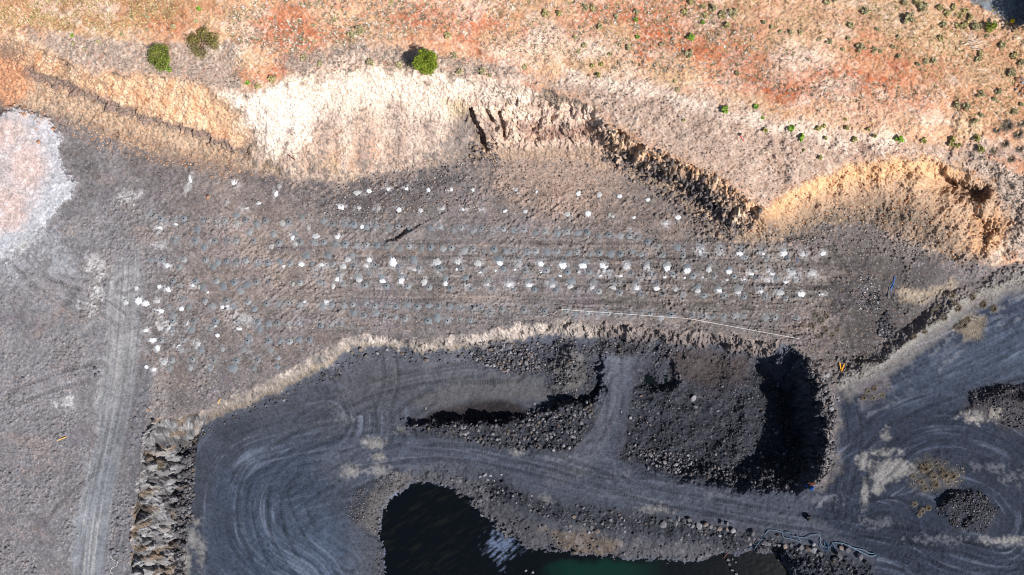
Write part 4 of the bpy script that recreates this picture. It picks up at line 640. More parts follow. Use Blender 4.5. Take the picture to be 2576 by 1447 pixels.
# rows: rank bands down the bench, then left to right inside each band
def rowed(items, n):
    it = sorted(items, key=lambda p: p[1]-.022*(p[0]-1288)); ys = [p[1]-.022*(p[0]-1288) for p in it]
    gaps = sorted(range(1, len(ys)), key=lambda i: ys[i-1]-ys[i])[:n]
    band = []; cur = [it[0]]; y0 = ys[0]
    for a, y in zip(it[1:], ys[1:]):
        if y-y0 > 22: band.append(cur); cur = []; y0 = y
        cur.append(a)
    band.append(cur); return [sorted(b, key=lambda p: p[0]) for b in band]
heapm = {}
def heap_mesh(i):
    if i not in heapm:
        r_ = random.Random(900+i); seg = 26; v = [(0, 0, 1.0)]; f = []
        sp = [r_.uniform(.7, 1.2) for k in range(seg)]; sp = [(sp[k]*1.6+sp[k-1])/2.6 for k in range(seg)]
        for (rr, z) in ((.35, .92), (.65, .66), (.88, .3), (1.0, -.05), (1.05, -.8)):
            for k in range(seg):
                a = 2*math.pi*k/seg; j = 1+(sp[k]-1)*rr
                v.append((rr*j*math.cos(a), rr*j*math.sin(a), z*(1+.5*(r_.random()-.5)) if z > 0 else z))
        for k in range(seg): f.append((0, 1+k, 1+(k+1) % seg))
        for q in range(4):
            for k in range(seg): f.append((1+q*seg+k, 1+(q+1)*seg+k, 1+(q+1)*seg+(k+1) % seg, 1+q*seg+(k+1) % seg))
        me = bpy.data.meshes.new('stemming_heap'); me.from_pydata(v, [], f); me.materials.append(M[('white', 'white2', 'white3')[i % 3]]); heapm[i] = me
    return heapm[i]
for bi, row in enumerate(rowed(W, 12)):
    for k, (x, y, a, b) in enumerate(row):
        tn = random.choices((0, 1, 2), (6, 3, 1) if y > 400 or x < 700 else (3, 5, 2))[0]; o = link(heap_mesh(random.randrange(4)*3+tn), 'dust_heap'); o.location = Vector(P(x, y, gzs(x, y)+.04)); o.scale = (a*.95, b*.95, .16*min(a, b)+.05); o.rotation_euler[2] = random.choice((0, math.pi))+random.uniform(-.3, .3)
        sz = 'large' if a*b > .28 else ('mid-sized' if a*b > .12 else 'small')
        tag(o, f'{sz} {("bright white", "dusty white", "faded white")[tn]} dust heap, {nth(k+1)} from left in {nth(bi+1)} row of white heaps', 'dust heap', 'white stemming heaps on the bench')
cut = [lathe_mesh('drill_cuttings', [(1.25, -.5), (1.08, .0), (.85, .30), (.6, .58), (.35, .82), (.12, .97)], M['grey'] if i % 2 else M['dustd'], 20, .28, i, .07) for i in range(8)]
for bi, row in enumerate(rowed(Gd, 12)):
    for k, (x, y, r) in enumerate(row):
        o = link(random.choice(cut), 'cuttings_mound'); o.location = Vector(P(x, y, gzs(x, y)+.02)); r *= random.uniform(.72, .95); o.scale = (r*random.uniform(.85, 1.1), r*random.uniform(.75, 1.15), random.uniform(.12, .26)*r+.02); o.rotation_euler[2] = random.random()*6
        tag(o, f'round grey cuttings mound, {nth(k+1)} from left in {nth(bi+1)} row of grey mounds', 'cuttings mound', 'grey drill cuttings mounds on the bench')
colm = [lathe_mesh('collar', [(1.35, -.5), (1.1, .0), (.75, .28), (.42, .62), (.30, .66), (.24, .4), (.22, .1)], M['dustd'] if i % 2 else M['grey'], 18, .14, 40+i, .02) for i in range(3)]
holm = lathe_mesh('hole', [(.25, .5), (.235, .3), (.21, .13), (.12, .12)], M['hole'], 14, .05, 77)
for bi, row in enumerate(rowed(Ho, 12)):
    for k, (x, y) in enumerate(row):
        e = empty('blast_hole', Vector(P(x, y, gzs(x, y)+.02)), f'blast hole in grey collar, {nth(k+1)} from left in {nth(bi+1)} row of holes', 'blast hole', 'drilled blast holes on the bench')
        s = random.uniform(.34, .46); e.scale = (s, s, .5*s+.04); e.rotation_euler[2] = random.random()*6
        link(random.choice(colm), 'collar', e); link(holm, 'hole', e)

# ------------------------------------------------------------------ boulders
def hull(seed, n=15, sq=.8):
    r_ = random.Random(seed); bm = bmesh.new()
    for _ in range(n):
        v = Vector((r_.gauss(0, 1), r_.gauss(0, 1), r_.gauss(0, 1))).normalized()*r_.uniform(.85, 1.1); bm.verts.new((v.x*r_.uniform(.9, 1.1), v.y*sq, v.z*.75))
    res = bmesh.ops.convex_hull(bm, input=bm.verts[:])
    bmesh.ops.delete(bm, geom=list({g for g in res['geom_interior']+res['geom_unused'] if isinstance(g, bmesh.types.BMVert)}), context='VERTS')
    bmesh.ops.bevel(bm, geom=bm.edges[:], offset=.07, segments=1, affect='EDGES', profile=.6)
    me = bpy.data.meshes.new('boulder'); bm.to_mesh(me); bm.free(); return me
shapes = [hull(i, random.randint(11, 18), random.uniform(.65, .95)) for i in range(8)]
BM = {}
def bmesh_of(i, mk):
    if (i, mk) not in BM:
        me = shapes[i].copy(); me.materials.clear(); me.materials.append(M[mk]); BM[(i, mk)] = me
    return BM[(i, mk)]
CN = dict(rock='grey', rust='rusty brown', pale='pale grey', dark='dark grey', orock='orange')
def boulder(x, y, r, mk, label, group, sink=.35, ground=None):
    i = random.randrange(8); o = link(bmesh_of(i, mk), 'boulder')
    z = gz(x, y) if ground is None else ground
    o.location = Vector(P(x, y, z+r*(.75-sink))); o.scale = (r*random.uniform(.9, 1.15), r*random.uniform(.85, 1.1), r*random.uniform(.8, 1.05)); o.rotation_euler = (random.uniform(-.5, .5), random.uniform(-.5, .5), random.random()*6.28)
    return tag(o, label, 'boulder', group)
def run(pts, where, group, mats=('rock', 'rock', 'pale', 'rust'), frame=None, **k):
    pts = sorted(pts, key=lambda p: p[0]); nb = len(pts)
    for q, (x, y, r) in enumerate(pts):
        mk = random.choice(mats); sz = 'large' if r > .62 else ('mid-sized' if r > .42 else 'small')
        boulder(x, y, r, mk, f'{sz} {CN[mk]} boulder, {nth(q+1)} from left {where}', group, **k)
c2 = .5308/1.59006*S
def AA(i, j, *l): return [A(i, j, x, y)+(r*c2,) for x, y, r in l]
edge = AA(2, 2, (1140, 1060, 30), (1193, 1025, 22), (1230, 1055, 25), (1257, 1020, 20), (1297, 1040, 23), (1335, 1030, 19), (1330, 1060, 17), (1360, 1075, 21), (1410, 1075, 28), (1460, 1065, 24), (1495, 1080, 19), (1525, 1090, 22), (1562, 1095, 26), (1617, 1100, 23), (1580, 1055, 18), (1630, 1060, 18), (1665, 1110, 20), (1685, 1135, 22), (1765, 1165, 38), (1815, 1130, 22), (1820, 1175, 22), (1860, 1165, 24), (1900, 1190, 34))
edge += AA(3, 2, (10, 1205, 20), (45, 1215, 18), (80, 1215, 18), (130, 1222, 27), (180, 1220, 22), (215, 1245, 18), (255, 1245, 23), (300, 1250, 25), (345, 1260, 27), (345, 1215, 19), (395, 1285, 18), (545, 1300, 29), (555, 1245, 19), (605, 1260, 24), (695, 1305, 27), (75, 1145, 14), (30, 1170, 14))
edge = [(x, y, r*1.22) for x, y, r in edge]
run(edge, 'in the row along the haul road edge', 'boulders lined up along the haul road edge', sink=.15)
run(AA(2, 2, (470, 1005, 20), (540, 1060, 20), (600, 1085, 24), (580, 1125, 20), (640, 1115, 28), (745, 1030, 20), (590, 1035, 16), (530, 1125, 14), (440, 1075, 16), (405, 1075, 16), (725, 1083, 14), (825, 1010, 14), (1550, 1245, 16), (1695, 1240, 18), (270, 1000, 14), (150, 850, 10), (960, 1040, 20)), 'on the rubble bank above the green water', 'boulders on the pond bank')
run(AA(1, 2, (1685, 705, 19), (1725, 690, 21), (1765, 697, 19), (1742, 730, 20), (1800, 735, 14), (1850, 690, 12)), 'in the pale cluster at the haul road bend', 'boulders clustered at the haul road bend', ('pale',))
run(AA(1, 2, (1665, 985, 28), (1700, 995, 20), (1810, 1225, 24)), 'at the east shore of the dark pond', 'boulders at the pond shore', ('rock', 'pale'), sink=.2)
run(AA(2, 2, (1630, 1330, 18), (1665, 1325, 14), (1685, 1350, 12), (1640, 1365, 16), (1660, 1405, 18), (1690, 1440, 16), (107, 1415, 14), (155, 1425, 20)), 'among those standing in the pond water', 'boulders standing in the pond', ('rock', 'pale'), ground=WZ)
run(AA(3, 2, (75, 15, 22), (365, 120, 18), (435, 60, 16), (430, 105, 18), (465, 135, 18), (495, 155, 16), (435, 180, 20), (475, 190, 22), (410, 240, 16), (400, 215, 14), (505, 100, 14), (370, 180, 18), (520, 110, 14), (395, 95, 12), (480, 110, 12), (450, 155, 14), (530, 130, 11), (350, 215, 12)), 'in the heap at the shaded pit corner', 'boulders heaped at the shaded corner of the pit', ('rock', 'pale', 'rust'))
run(AA(2, 2, (1365, 115, 32), (1380, 175, 24), (970, 95, 18), (920, 60, 24), (1100, 225, 14), (1065, 600, 18), (1025, 640, 18), (1375, 395, 13), (1370, 440, 14), (1480, 710, 14), (800, 275, 12), (820, 215, 12), (930, 465, 12), (1075, 425, 11)), 'on the rubble east of the small ramp', 'boulders on the broken rock east of the ramp')
run(AA(2, 2, (325, 385, 18), (265, 420, 16), (170, 155, 12), (325, 485, 10))+AA(1, 2, (1550, 325, 18), (1595, 372, 18), (1280, 190, 14)), 'on the rubble ridge west of the small ramp', 'boulders on the rubble ridge west of the ramp', ('rock', 'pale'))
run(AA(1, 1, (840, 1235, 25), (795, 1190, 20), (1103, 1215, 20), (1285, 1268, 24), (640, 1365, 16), (725, 1210, 18), (880, 1160, 16), (915, 1215, 18), (620, 1300, 14), (580, 1330, 12), (990, 1190, 14)), 'along the foot of the beige bench edge', 'boulders at the foot of the bench edge', ('rock', 'pale', 'rust'))
run(AA(0, 1, (715, 1330, 18), (720, 1380, 16), (745, 1360, 12)), 'in the trio beside the left dirt track', 'boulders beside the dirt track', ('dark',))
run(AA(3, 1, (450, 1380, 24), (420, 1415, 20)), 'of the pale pair near the orange timber marker', 'pale boulders near the timber marker', ('pale',))
run(AA(0, 0, (398, 970, 18), (290, 1070, 20), (277, 970, 10), (300, 930, 8), (240, 850, 10), (170, 862, 10)), 'on the pale dust pad', 'orange boulders on the pale pad', ('orock',))
run(AA(0, 0, (950, 1165, 15), (995, 1220, 13), (985, 1072, 11), (1075, 1110, 11), (1197, 1310, 12), (1600, 1335, 12), (620, 1130, 9))+[B(0, 0, 1120, 35)+(.34,), B(0, 0, 1058, 320)+(.42,)], 'on the dark ground below the orange apron', 'orange boulders below the apron', ('orock', 'rust'))
run(AA(3, 0, (1880, 600, 18), (1905, 590, 16), (1865, 640, 16), (1900, 650, 18), (1920, 620, 16), (1870, 675, 14), (1910, 690, 16), (1890, 705, 12), (1925, 660, 14)), 'in the cream cluster at the right photo edge', 'cream boulders at the right edge of the hillside', ('orock', 'pale'))
# the boulder heap under the bench edge: blocks nothing tells apart beyond size and colour
def inpoly(x, y, poly):
    c = False
    for (x0, y0), (x1, y1) in zip(poly, poly[1:]+poly[:1]):
        if (y0 > y) != (y1 > y) and x < (x1-x0)*(y-y0)/(y1-y0)+x0: c = not c
    return c
def fillpoly(poly, n, rmin, rmax, gap=.8):
    out = []; x0, x1 = min(p[0] for p in poly), max(p[0] for p in poly); y0, y1 = min(p[1] for p in poly), max(p[1] for p in poly); t = 0
    while len(out) < n and t < n*60:
        t += 1; x, y = random.uniform(x0, x1), random.uniform(y0, y1); r = rmin+(rmax-rmin)*random.random()**2
        if inpoly(x, y, poly) and all(math.hypot(x-a, y-b)*S > gap*(r+c) for a, b, c in out): out.append((x, y, r))
    return out
HEAP = [(1180, 890), (1215, 868), (1260, 858), (1310, 860), (1345, 880), (1330, 905), (1360, 925), (1290, 940), (1200, 912)]
for x, y, r in fillpoly(HEAP, 95, .24, .62, .72):
    mk = random.choice(('rock', 'rock', 'rock', 'pale', 'rust', 'dark')); sz = 'large' if r > .42 else ('mid-sized' if r > .31 else 'small')
    boulder(x, y, r, mk, f'{sz} {CN[mk]} angular boulder in the heap under the beige bench edge', 'boulders heaped under the bench edge', .2)
for x, y, r in fillpoly([(1640, 1135), (1760, 1150), (1740, 1185), (1680, 1190), (1590, 1150)], 22, .2, .42)+fillpoly([(1940, 1200), (2030, 1215), (2000, 1240), (1930, 1225)], 14, .16, .34)+fillpoly([(1790, 1165), (1850, 1175), (1840, 1195), (1780, 1185)], 10, .16, .34):
    mk = random.choice(('rock', 'pale', 'pale')); boulder(x, y, r, mk, f'{CN[mk]} boulder in the strip of broken rock north of the haul road', 'boulders north of the haul road', .3)

# ------------------------------------------------------------------ loose stones (uncountable)
ico = bmesh.new(); bmesh.ops.create_icosphere(ico, subdivisions=1, radius=1); iv = np.array([v.co[:] for v in ico.verts]); fi = np.array([[v.index for v in f.verts] for f in ico.faces]); ico.free()
def stones(name, areas, cols, kindname='stuff'):
    Vv = []; Ff = []; Cc = []; off = 0
    for poly, n, rmin, rmax, pw in areas:
        x0, x1 = min(p[0] for p in poly), max(p[0] for p in poly); y0, y1 = min(p[1] for p in poly), max(p[1] for p in poly)
        xs = rng.uniform(x0, x1, n*3); ys = rng.uniform(y0, y1, n*3); k = (samp(sdist(poly), xs, ys)+14*fbm(xs*S/1.5, ys*S/1.5, 401, 3) > 0) & (fbm(xs*S/1.3, ys*S/1.3, 403, 3) > -.35)
        xs, ys = xs[k][:n], ys[k][:n]; m = len(xs); r = rmin+(rmax-rmin)*rng.random(m)**pw
        i = np.clip(np.searchsorted(gx1, xs), 1, NX-1); j = np.clip(np.searchsorted(gy1, ys), 1, NY-1); z = FZ[j, i]+r*.25
        kk = S*(H-z)/H; ctr = np.stack([(xs-1288)*kk, -(ys-723.5)*kk, z], -1)
        q = rng.normal(size=(m, 4)); q /= np.linalg.norm(q, axis=1)[:, None]; w, x, y, zq = q.T
        R = np.stack([1-2*(y*y+zq*zq), 2*(x*y-w*zq), 2*(x*zq+w*y), 2*(x*y+w*zq), 1-2*(x*x+zq*zq), 2*(y*zq-w*x), 2*(x*zq-w*y), 2*(y*zq+w*x), 1-2*(x*x+y*y)], -1).reshape(m, 3, 3)
        sc_ = rng.uniform(.6, 1.15, (m, 1, 3)); pv = iv[None]*sc_*rng.uniform(.75, 1.2, (m, len(iv), 1)); pv = np.einsum('mij,mvj->mvi', R, pv)*r[:, None, None]+ctr[:, None]
        Vv.append(pv.reshape(-1, 3)); Ff.append((fi[None]+(off+np.arange(m)*len(iv))[:, None, None]).reshape(-1, 3)); off += m*len(iv)
        c = np.array([L(cc) for cc in cols])[rng.integers(0, len(cols), m)]*rng.uniform(.7, 1.25, (m, 1)); Cc.append(np.repeat(c, len(iv), 0))
    o = link(mesh_np(name, np.concatenate(Vv), np.concatenate(Ff), M['stone'], np.clip(np.concatenate(Cc), 0, .85)), name); o['kind'] = 'stuff'; return o
stones('rubble', [(RUB[0], 2600, .04, .42, 6), (RUB[1], 8000, .03, .16, 4), (RUB[1], 260, .14, .4, 3), ([(1560, 1120), (1700, 1190), (1850, 1215), (1980, 1232), (2040, 1190), (1960, 1190), (1800, 1175), (1650, 1130)], 1600, .05, .3, 3), (RUB[2], 1200, .06, .28, 2), (RUB[3], 3600, .04, .36, 6), (RUB[5], 900, .05, .16, 2), (RUB[4], 1700, .04, .3, 4), (BANK, 1500, .04, .3, 5), ([(900, 1330), (955, 1240), (1040, 1205), (985, 1290), (972, 1380), (985, 1447), (930, 1447), (940, 1360)], 900, .04, .2, 4),
                  ([(480, 1090), (520, 1070), (850, 920), (920, 878), (1200, 890), (1190, 915), (920, 905), (860, 945), (540, 1085), (495, 1110)], 1500, .05, .28, 3),
                  ([(455, 1100), (490, 1110), (488, 1250), (470, 1360), (462, 1447), (440, 1447), (448, 1250)], 1100, .06, .32, 2), ([(2350, 1280), (2390, 1232), (2470, 1236), (2515, 1290), (2480, 1345), (2400, 1335)], 900, .05, .2, 2), ([(2440, 990), (2520, 972), (2640, 965), (2640, 1090), (2520, 1078)], 700, .05, .2, 2),
                  ([(2030, 930), (2075, 960), (2105, 1060), (2095, 1160), (2060, 1220), (2050, 1150), (2070, 1050)], 700, .05, .25, 2), ([(2200, 800), (2240, 815), (2245, 850), (2210, 850)], 200, .08, .25, 2)],
       [(92, 91, 96), (80, 79, 84), (104, 102, 106), (130, 127, 130), (70, 69, 74), (62, 62, 68), (96, 88, 82), (86, 84, 88)])
stones('bench_gravel', [([(400, 440), (1100, 440), (1700, 560), (2380, 640), (2120, 900), (1400, 810), (900, 840), (500, 1030), (380, 1050), (370, 640)], 9000, .035, .13, 3), ([(1180, 390), (1600, 420), (1850, 590), (1500, 600), (1250, 500)], 2500, .04, .15, 3), ([(900, 440), (1180, 400), (1200, 520), (760, 560)], 1500, .05, .18, 3),
                        ([(1930, 600), (2080, 520), (2330, 520), (2420, 660), (2100, 640)], 2600, .04, .16, 3)], [(120, 112, 108), (100, 94, 92), (150, 138, 128), (160, 136, 120), (170, 168, 166), (90, 84, 82), (110, 104, 102)])
stones('apron_stones', [(APRON, 2400, .04, .16, 3), (BR, 1400, .04, .2, 3), ([(-40, 262), (200, 310), (640, 430), (640, 470), (250, 380), (160, 330)], 1200, .04, .15, 3)], [(206, 150, 106), (186, 124, 82), (224, 184, 148), (130, 112, 102), (172, 140, 116)])
stones('cliff_rubble', [(BL1, 700, .08, .42, 3), ([(1510, 372), (1560, 410), (1660, 455), (1740, 500), (1800, 560), (1850, 605), (1780, 600), (1640, 480), (1520, 420)], 900, .07, .4, 3), ([(1180, 350), (1240, 360), (1260, 400), (1180, 410)], 220, .08, .35, 2)], [(150, 130, 116), (112, 104, 102), (96, 90, 92), (176, 150, 130), (128, 118, 114)])
stones('white_rock_litter', [([A(3, 1, 655, 620), A(3, 1, 760, 640), A(3, 1, 850, 760), A(3, 1, 850, 880), A(3, 1, 690, 890), A(3, 1, 660, 760)], 170, .05, .16, 3), ([A(3, 1, 60, 840), A(3, 1, 110, 850), A(3, 1, 100, 900), A(3, 1, 60, 890)], 60, .04, .08, 2)], [(226, 226, 226), (200, 200, 204), (60, 60, 64), (90, 90, 94)])
stones('dark_rock_litter', [([A(3, 1, 830, 920), A(3, 1, 900, 900), A(3, 1, 960, 990), A(3, 1, 950, 1090), A(3, 1, 840, 1080)], 130, .06, .26, 3), ([A(3, 1, 680, 760), A(3, 1, 850, 760), A(3, 1, 850, 860), A(3, 1, 680, 850)], 60, .06, .2, 2)], [(64, 64, 70), (50, 50, 56), (84, 84, 90)])

# ------------------------------------------------------------------ vegetation
def tube(bm, pts, r0, r1, seg=6):
    rings = []; n = len(pts)
    for k, p in enumerate(pts):
        p = Vector(p); d = (Vector(pts[min(k+1, n-1)])-Vector(pts[max(k-1, 0)])).normalized(); a = d.orthogonal().normalized(); b = d.cross(a); r = r0+(r1-r0)*k/max(1, n-1)
        rings.append([bm.verts.new(p+r*(math.cos(t)*a+math.sin(t)*b)) for t in (2*math.pi*i/seg for i in range(seg))])
    for q, w in zip(rings, rings[1:]):
        o = min(range(seg), key=lambda s: sum((q[i].co-w[(i+s) % seg].co).length for i in range(seg)))
        for i in range(seg): bm.faces.new((q[i], q[(i+1) % seg], w[(i+1+o) % seg], w[(i+o) % seg]))
    bm.faces.new(rings[0][::-1]); bm.faces.new(rings[-1])
def bmobj(name, bm, m, parent=None):
    me = bpy.data.meshes.new(name); bmesh.ops.recalc_face_normals(bm, faces=bm.faces[:]); bm.to_mesh(me); bm.free(); me.materials.append(m); return link(me, name, parent)
def crown_mesh(name, rad, hgt, n, leaf, cols, seed, clumps=14, z0=.25, flat=.8):
    r_ = np.random.default_rng(seed); cl = []
    for k in range(clumps):
        a = r_.random()*6.28; rr = rad*.72*math.sqrt(r_.random()); zz = hgt*(z0+(1-z0)*.75*r_.random()*(1-.45*rr/rad)) if hgt < 1.9*rad else hgt*(.52+.3*r_.random()*(1-.45*rr/rad)); cl.append((rr*math.cos(a), rr*math.sin(a), zz, rad*r_.uniform(.25, .42)))
    cl = np.array(cl); w = cl[:, 3]**2; ci = r_.choice(clumps, n, p=w/w.sum()); d = r_.normal(size=(n, 3)); d /= np.linalg.norm(d, axis=1)[:, None]
    p = cl[ci, :3]+d*(cl[ci, 3]*r_.random(n)**.35)[:, None]*np.array((1, 1, flat)); p[:, 2] = np.maximum(p[:, 2], .05)
    t = r_.normal(size=(n, 3))*np.array((1, 1, .45)); t /= np.linalg.norm(t, axis=1)[:, None]; b = np.cross(t, r_.normal(size=(n, 3))*np.array((.6, .6, 1.3))); b /= np.linalg.norm(b, axis=1)[:, None]
    s = leaf*r_.uniform(.6, 1.3, (n, 1)); v = np.stack([p-b*s*.45, p+t*s*.9-b*s*.1, p+b*s*.45, p-t*s*.5+b*s*.1], 1).reshape(-1, 3)
    cc = np.array([L(c) for c in cols]); c = 1.2*cc[r_.integers(0, len(cc), n)]*r_.uniform(.75, 1.2, (n, 1))*(.8+.4*r_.random(clumps))[ci][:, None]
    return mesh_np(name, v, np.arange(4*n).reshape(-1, 4), M['leaf'], np.repeat(c, 4, 0), 'leaf')
def trunk_bm(rad, hgt, seed, big=False):
    r_ = random.Random(seed); bm = bmesh.new(); t = .07*rad+.015; top = hgt*.45
    tube(bm, [(0, 0, -.2), (.02*rad, 0, top*.5), (.05*rad, .03*rad, top)], t, t*.6)
    for k in range(5):
        a = k*1.26+r_.random(); e = rad*.6; tube(bm, [(.04*rad, .02*rad, top*.7), (e*.5*math.cos(a), e*.5*math.sin(a), top*1.2), (e*math.cos(a), e*math.sin(a), hgt*.75)], t*.5, t*.15, 5)
    return bm
PAL = dict(green=[(128, 142, 38), (100, 120, 34), (156, 164, 58), (78, 96, 32)], olive=[(150, 146, 84), (176, 168, 104), (120, 118, 64), (190, 182, 122)], lime=[(128, 160, 62), (146, 172, 76), (104, 136, 50)], dull=[(176, 168, 126), (158, 150, 112), (194, 180, 142), (140, 134, 104)], dry=[(172, 160, 110), (190, 176, 126), (146, 134, 92)], shade=[(40, 58, 48), (30, 46, 42), (56, 70, 52)], olgreen=[(122, 132, 52), (98, 108, 44), (142, 146, 70), (78, 88, 42)], brownish=[(120, 112, 64), (142, 128, 76), (96, 92, 52)])
CM = {}
def plant(name, x, y, rad, hgt, pal, label, cat, group=None, n=600, leaf=.1, clumps=12, var=0, trunk=True):
    key = (pal, var, n, round(leaf, 2), clumps, round(hgt/rad, 1))
    if key not in CM: CM[key] = (crown_mesh('crown', 1, hgt/rad, n, leaf/rad, PAL[pal], hash(key) % 9999 if False else (len(CM)*13+5), clumps), trunk_bm(1, hgt/rad, len(CM)))
    cm, tb = CM[key]
    e = empty(name, G(x, y), label, cat, group); e.scale = (rad, rad, rad); e.rotation_euler[2] = random.random()*6.28
    link(cm, 'crown', e)
    if trunk:
        if not isinstance(tb, bpy.types.Mesh):
            me = bpy.data.meshes.new('trunk'); tb.to_mesh(me); tb.free(); me.materials.append(M['bark']); CM[key] = (cm, me); tb = me
        link(tb, 'trunk', e)
    return e
plant('tree', 1078, 172, 1.6, 3.7, 'green', 'rounded bright green tree at the top of the white face', 'tree', n=8500, leaf=.11, clumps=46)
plant('shrub', 416, 152, 1.8, 2.3, 'olgreen', 'dense olive green shrub on the grey grass strip at upper left', 'shrub', n=3800, leaf=.11, clumps=20)
plant('shrub', 424, 172, .85, 1.0, 'lime', 'small yellow-green shrub at the foot of the dense olive shrub', 'shrub', n=900, leaf=.1, clumps=8)
plant('shrub', 519, 112, 2.25, 1.6, 'brownish', 'sparse wispy brown-green shrub right of the dense olive shrub', 'shrub', n=2300, leaf=.12, clumps=18, var=1)
plant('tree', 2602, 52, 3.4, 6.0, 'shade', 'dark tree at the top right corner shading the asphalt road', 'tree', n=6000, leaf=.2, clumps=26)
veg = []
def V_(i, j, kind, *l): veg.extend([A(i, j, x, y)+(r*c2, kind) for x, y, r in l])
V_(2, 0, 'lime', (1597, 832, 34), (1840, 808, 20), (1885, 893, 12)); V_(3, 0, 'lime', (165, 970, 24), (237, 1042, 32), (983, 1045, 36))
V_(3, 0, 'olive', (365, 970, 25), (413, 955, 20), (578, 905, 16), (588, 963, 22), (640, 1055, 24), (805, 1028, 18), (1170, 1060, 26), (1383, 1050, 25), (1420, 1095, 23), (1560, 1045, 31), (1590, 1125, 33), (390, 1185, 20), (265, 1135, 13), (430, 1040, 15), (755, 975, 15), (1375, 1085, 24)); V_(2, 0, 'olive', (1905, 980, 22), (650, 575, 22), (608, 500, 15), (670, 490, 20), (350, 108, 22), (1293, 907, 11))
V_(3, 0, 'dull', (1560, 200, 46), (725, 85, 36), (620, 195, 24), (600, 290, 18), (820, 220, 20), (975, 270, 18), (460, 320, 28), (380, 300, 18), (560, 370, 18), (690, 370, 40), (800, 380, 28), (850, 390, 20), (935, 360, 22), (1185, 465, 24), (1240, 460, 26), (975, 420, 24), (1120, 490, 22), (1580, 450, 28), (1760, 345, 26), (1895, 470, 32), (1830, 560, 42), (1600, 715, 34), (1700, 745, 24), (1730, 690, 30), (1490, 810, 34), (1600, 865, 26), (1855, 850, 32), (1910, 790, 22), (1555, 910, 26), (1410, 800, 30), (1310, 190, 30), (1160, 60, 40), (1060, 150, 48), (1030, 30, 30), (500, 10, 22), (440, 20, 26), (90, 235, 18), (170, 245, 20), (240, 245, 16), (20, 205, 18), (1640, 280, 22))
V_(3, 0, 'dry', (1120, 20, 34), (1350, 100, 30), (1440, 120, 26), (1290, 60, 28), (1480, 190, 30), (1400, 60, 26), (1480, 90, 26), (1520, 130, 26), (1430, 200, 26), (1590, 400, 26), (1850, 420, 30), (1300, 290, 26)); V_(3, 0, 'green', (1665, 210, 48))
V_(2, 0, 'dry', (615, 65, 26), (1345, 15, 30), (1300, 90, 30), (1440, 50, 20), (1450, 120, 24), (1620, 195, 26), (1580, 125, 26), (250, 100, 34)); V_(2, 0, 'dull', (720, 60, 20), (515, 210, 18), (1510, 65, 32), (1575, 105, 26), (1660, 100, 36), (1890, 170, 22), (500, 385, 20), (730, 415, 26), (1330, 410, 36), (1690, 555, 26), (870, 360, 26), (1130, 340, 22), (780, 130, 24), (545, 345, 20), (475, 280, 20), (95, 505, 24), (1220, 610, 18), (1245, 680, 20), (550, 60, 30), (660, 205, 24), (940, 100, 28))
V_(2, 0, 'lime', (935, 150, 16), (945, 280, 14), (1345, 285, 24), (1440, 170, 14)); V_(0, 0, 'dull', (920, 255, 22), (560, 330, 20), (640, 375, 14), (745, 315, 16), (1110, 230, 18), (1120, 130, 20), (1310, 200, 18), (1480, 160, 18)); V_(0, 0, 'lime', (550, 270, 14), (1500, 70, 16), (1870, 630, 18)); V_(1, 0, 'dull', (780, 230, 40), (730, 270, 36), (590, 150, 22), (440, 190, 20), (350, 300, 20), (1490, 420, 30), (1530, 540, 30), (1700, 540, 34), (1750, 570, 26), (1140, 490, 22), (370, 440, 30), (490, 480, 26), (860, 480, 34), (1080, 490, 26)); V_(1, 0, 'dry', (130, 600, 34), (15, 650, 26), (1450, 270, 30), (1020, 20, 20))
KN = dict(lime=('bright green', 'bright green shrubs on the hillside'), olive=('rounded olive', 'olive shrubs on the hillside'), dull=('dull grey-green', 'dull grey-green shrubs on the hillside'), dry=('straw coloured', 'straw coloured tussocks on the hillside'), green=('yellow-green', 'yellow-green shrubs'))
from collections import Counter
cnt = Counter()
for x, y, r, k in sorted(veg):
    part = 'upper left' if x < 620 else ('upper middle' if x < 1290 else ('plateau and middle' if x < 1930 else 'upper right')); cnt[(k, part)] += 1
    sz = 'broad' if r > .55 else ('mid-sized' if r > .38 else 'small'); nm = 'tussock' if k == 'dry' else 'shrub'
    plant(nm, x, y, max(r, .24)*dict(dull=.86).get(k, 1.0), max(r, .24)*dict(dry=.7, dull=.85).get(k, 1.3), k, f'{sz} {KN[k][0]} {nm}, {nth(cnt[(k, part)])} from left of its kind on the {part} hillside', nm, KN[k][1], n=(520 if r > .5 else 320), leaf=.12, clumps=9, var=int(x) % 3)
# big dry grass tussocks: blades arching out of one base
def tussock_mesh(seed, cols, nb=230):
    r_ = np.random.default_rng(seed); a = r_.random(nb)*6.283; l = r_.uniform(.5, 1.1, nb); h = r_.uniform(.15, .6, nb); d = np.stack([np.cos(a), np.sin(a), 0*a], -1); w = np.stack([-np.sin(a), np.cos(a), 0*a], -1)*.02; up = np.array((0, 0, 1.))
    b0 = d*r_.uniform(0, .15, (nb, 1)); m = d*(l*.55)[:, None]+up*h[:, None]; t = d*l[:, None]+up*(h*.75)[:, None]
    q1 = np.stack([b0-w, b0+w, m+w, m-w], 1); q2 = np.stack([m-w, m+w, t+w*.3, t-w*.3], 1); v = np.concatenate([q1, q2]).reshape(-1, 3)
    c = np.array([L(x) for x in cols])[r_.integers(0, len(cols), nb)]*r_.uniform(.8, 1.2, (nb, 1)); c = np.repeat(np.concatenate([c, c]), 4, 0)
    return mesh_np('tussock', v, np.arange(len(v)).reshape(-1, 4), M['leaf'], np.clip(c, 0, .8), 'leaf')
TM = [tussock_mesh(500+i, [(124, 114, 100), (106, 98, 86), (92, 84, 74), (138, 130, 116)] if i < 2 else [(112, 98, 80), (94, 84, 70), (122, 110, 92)]) for i in range(4)]
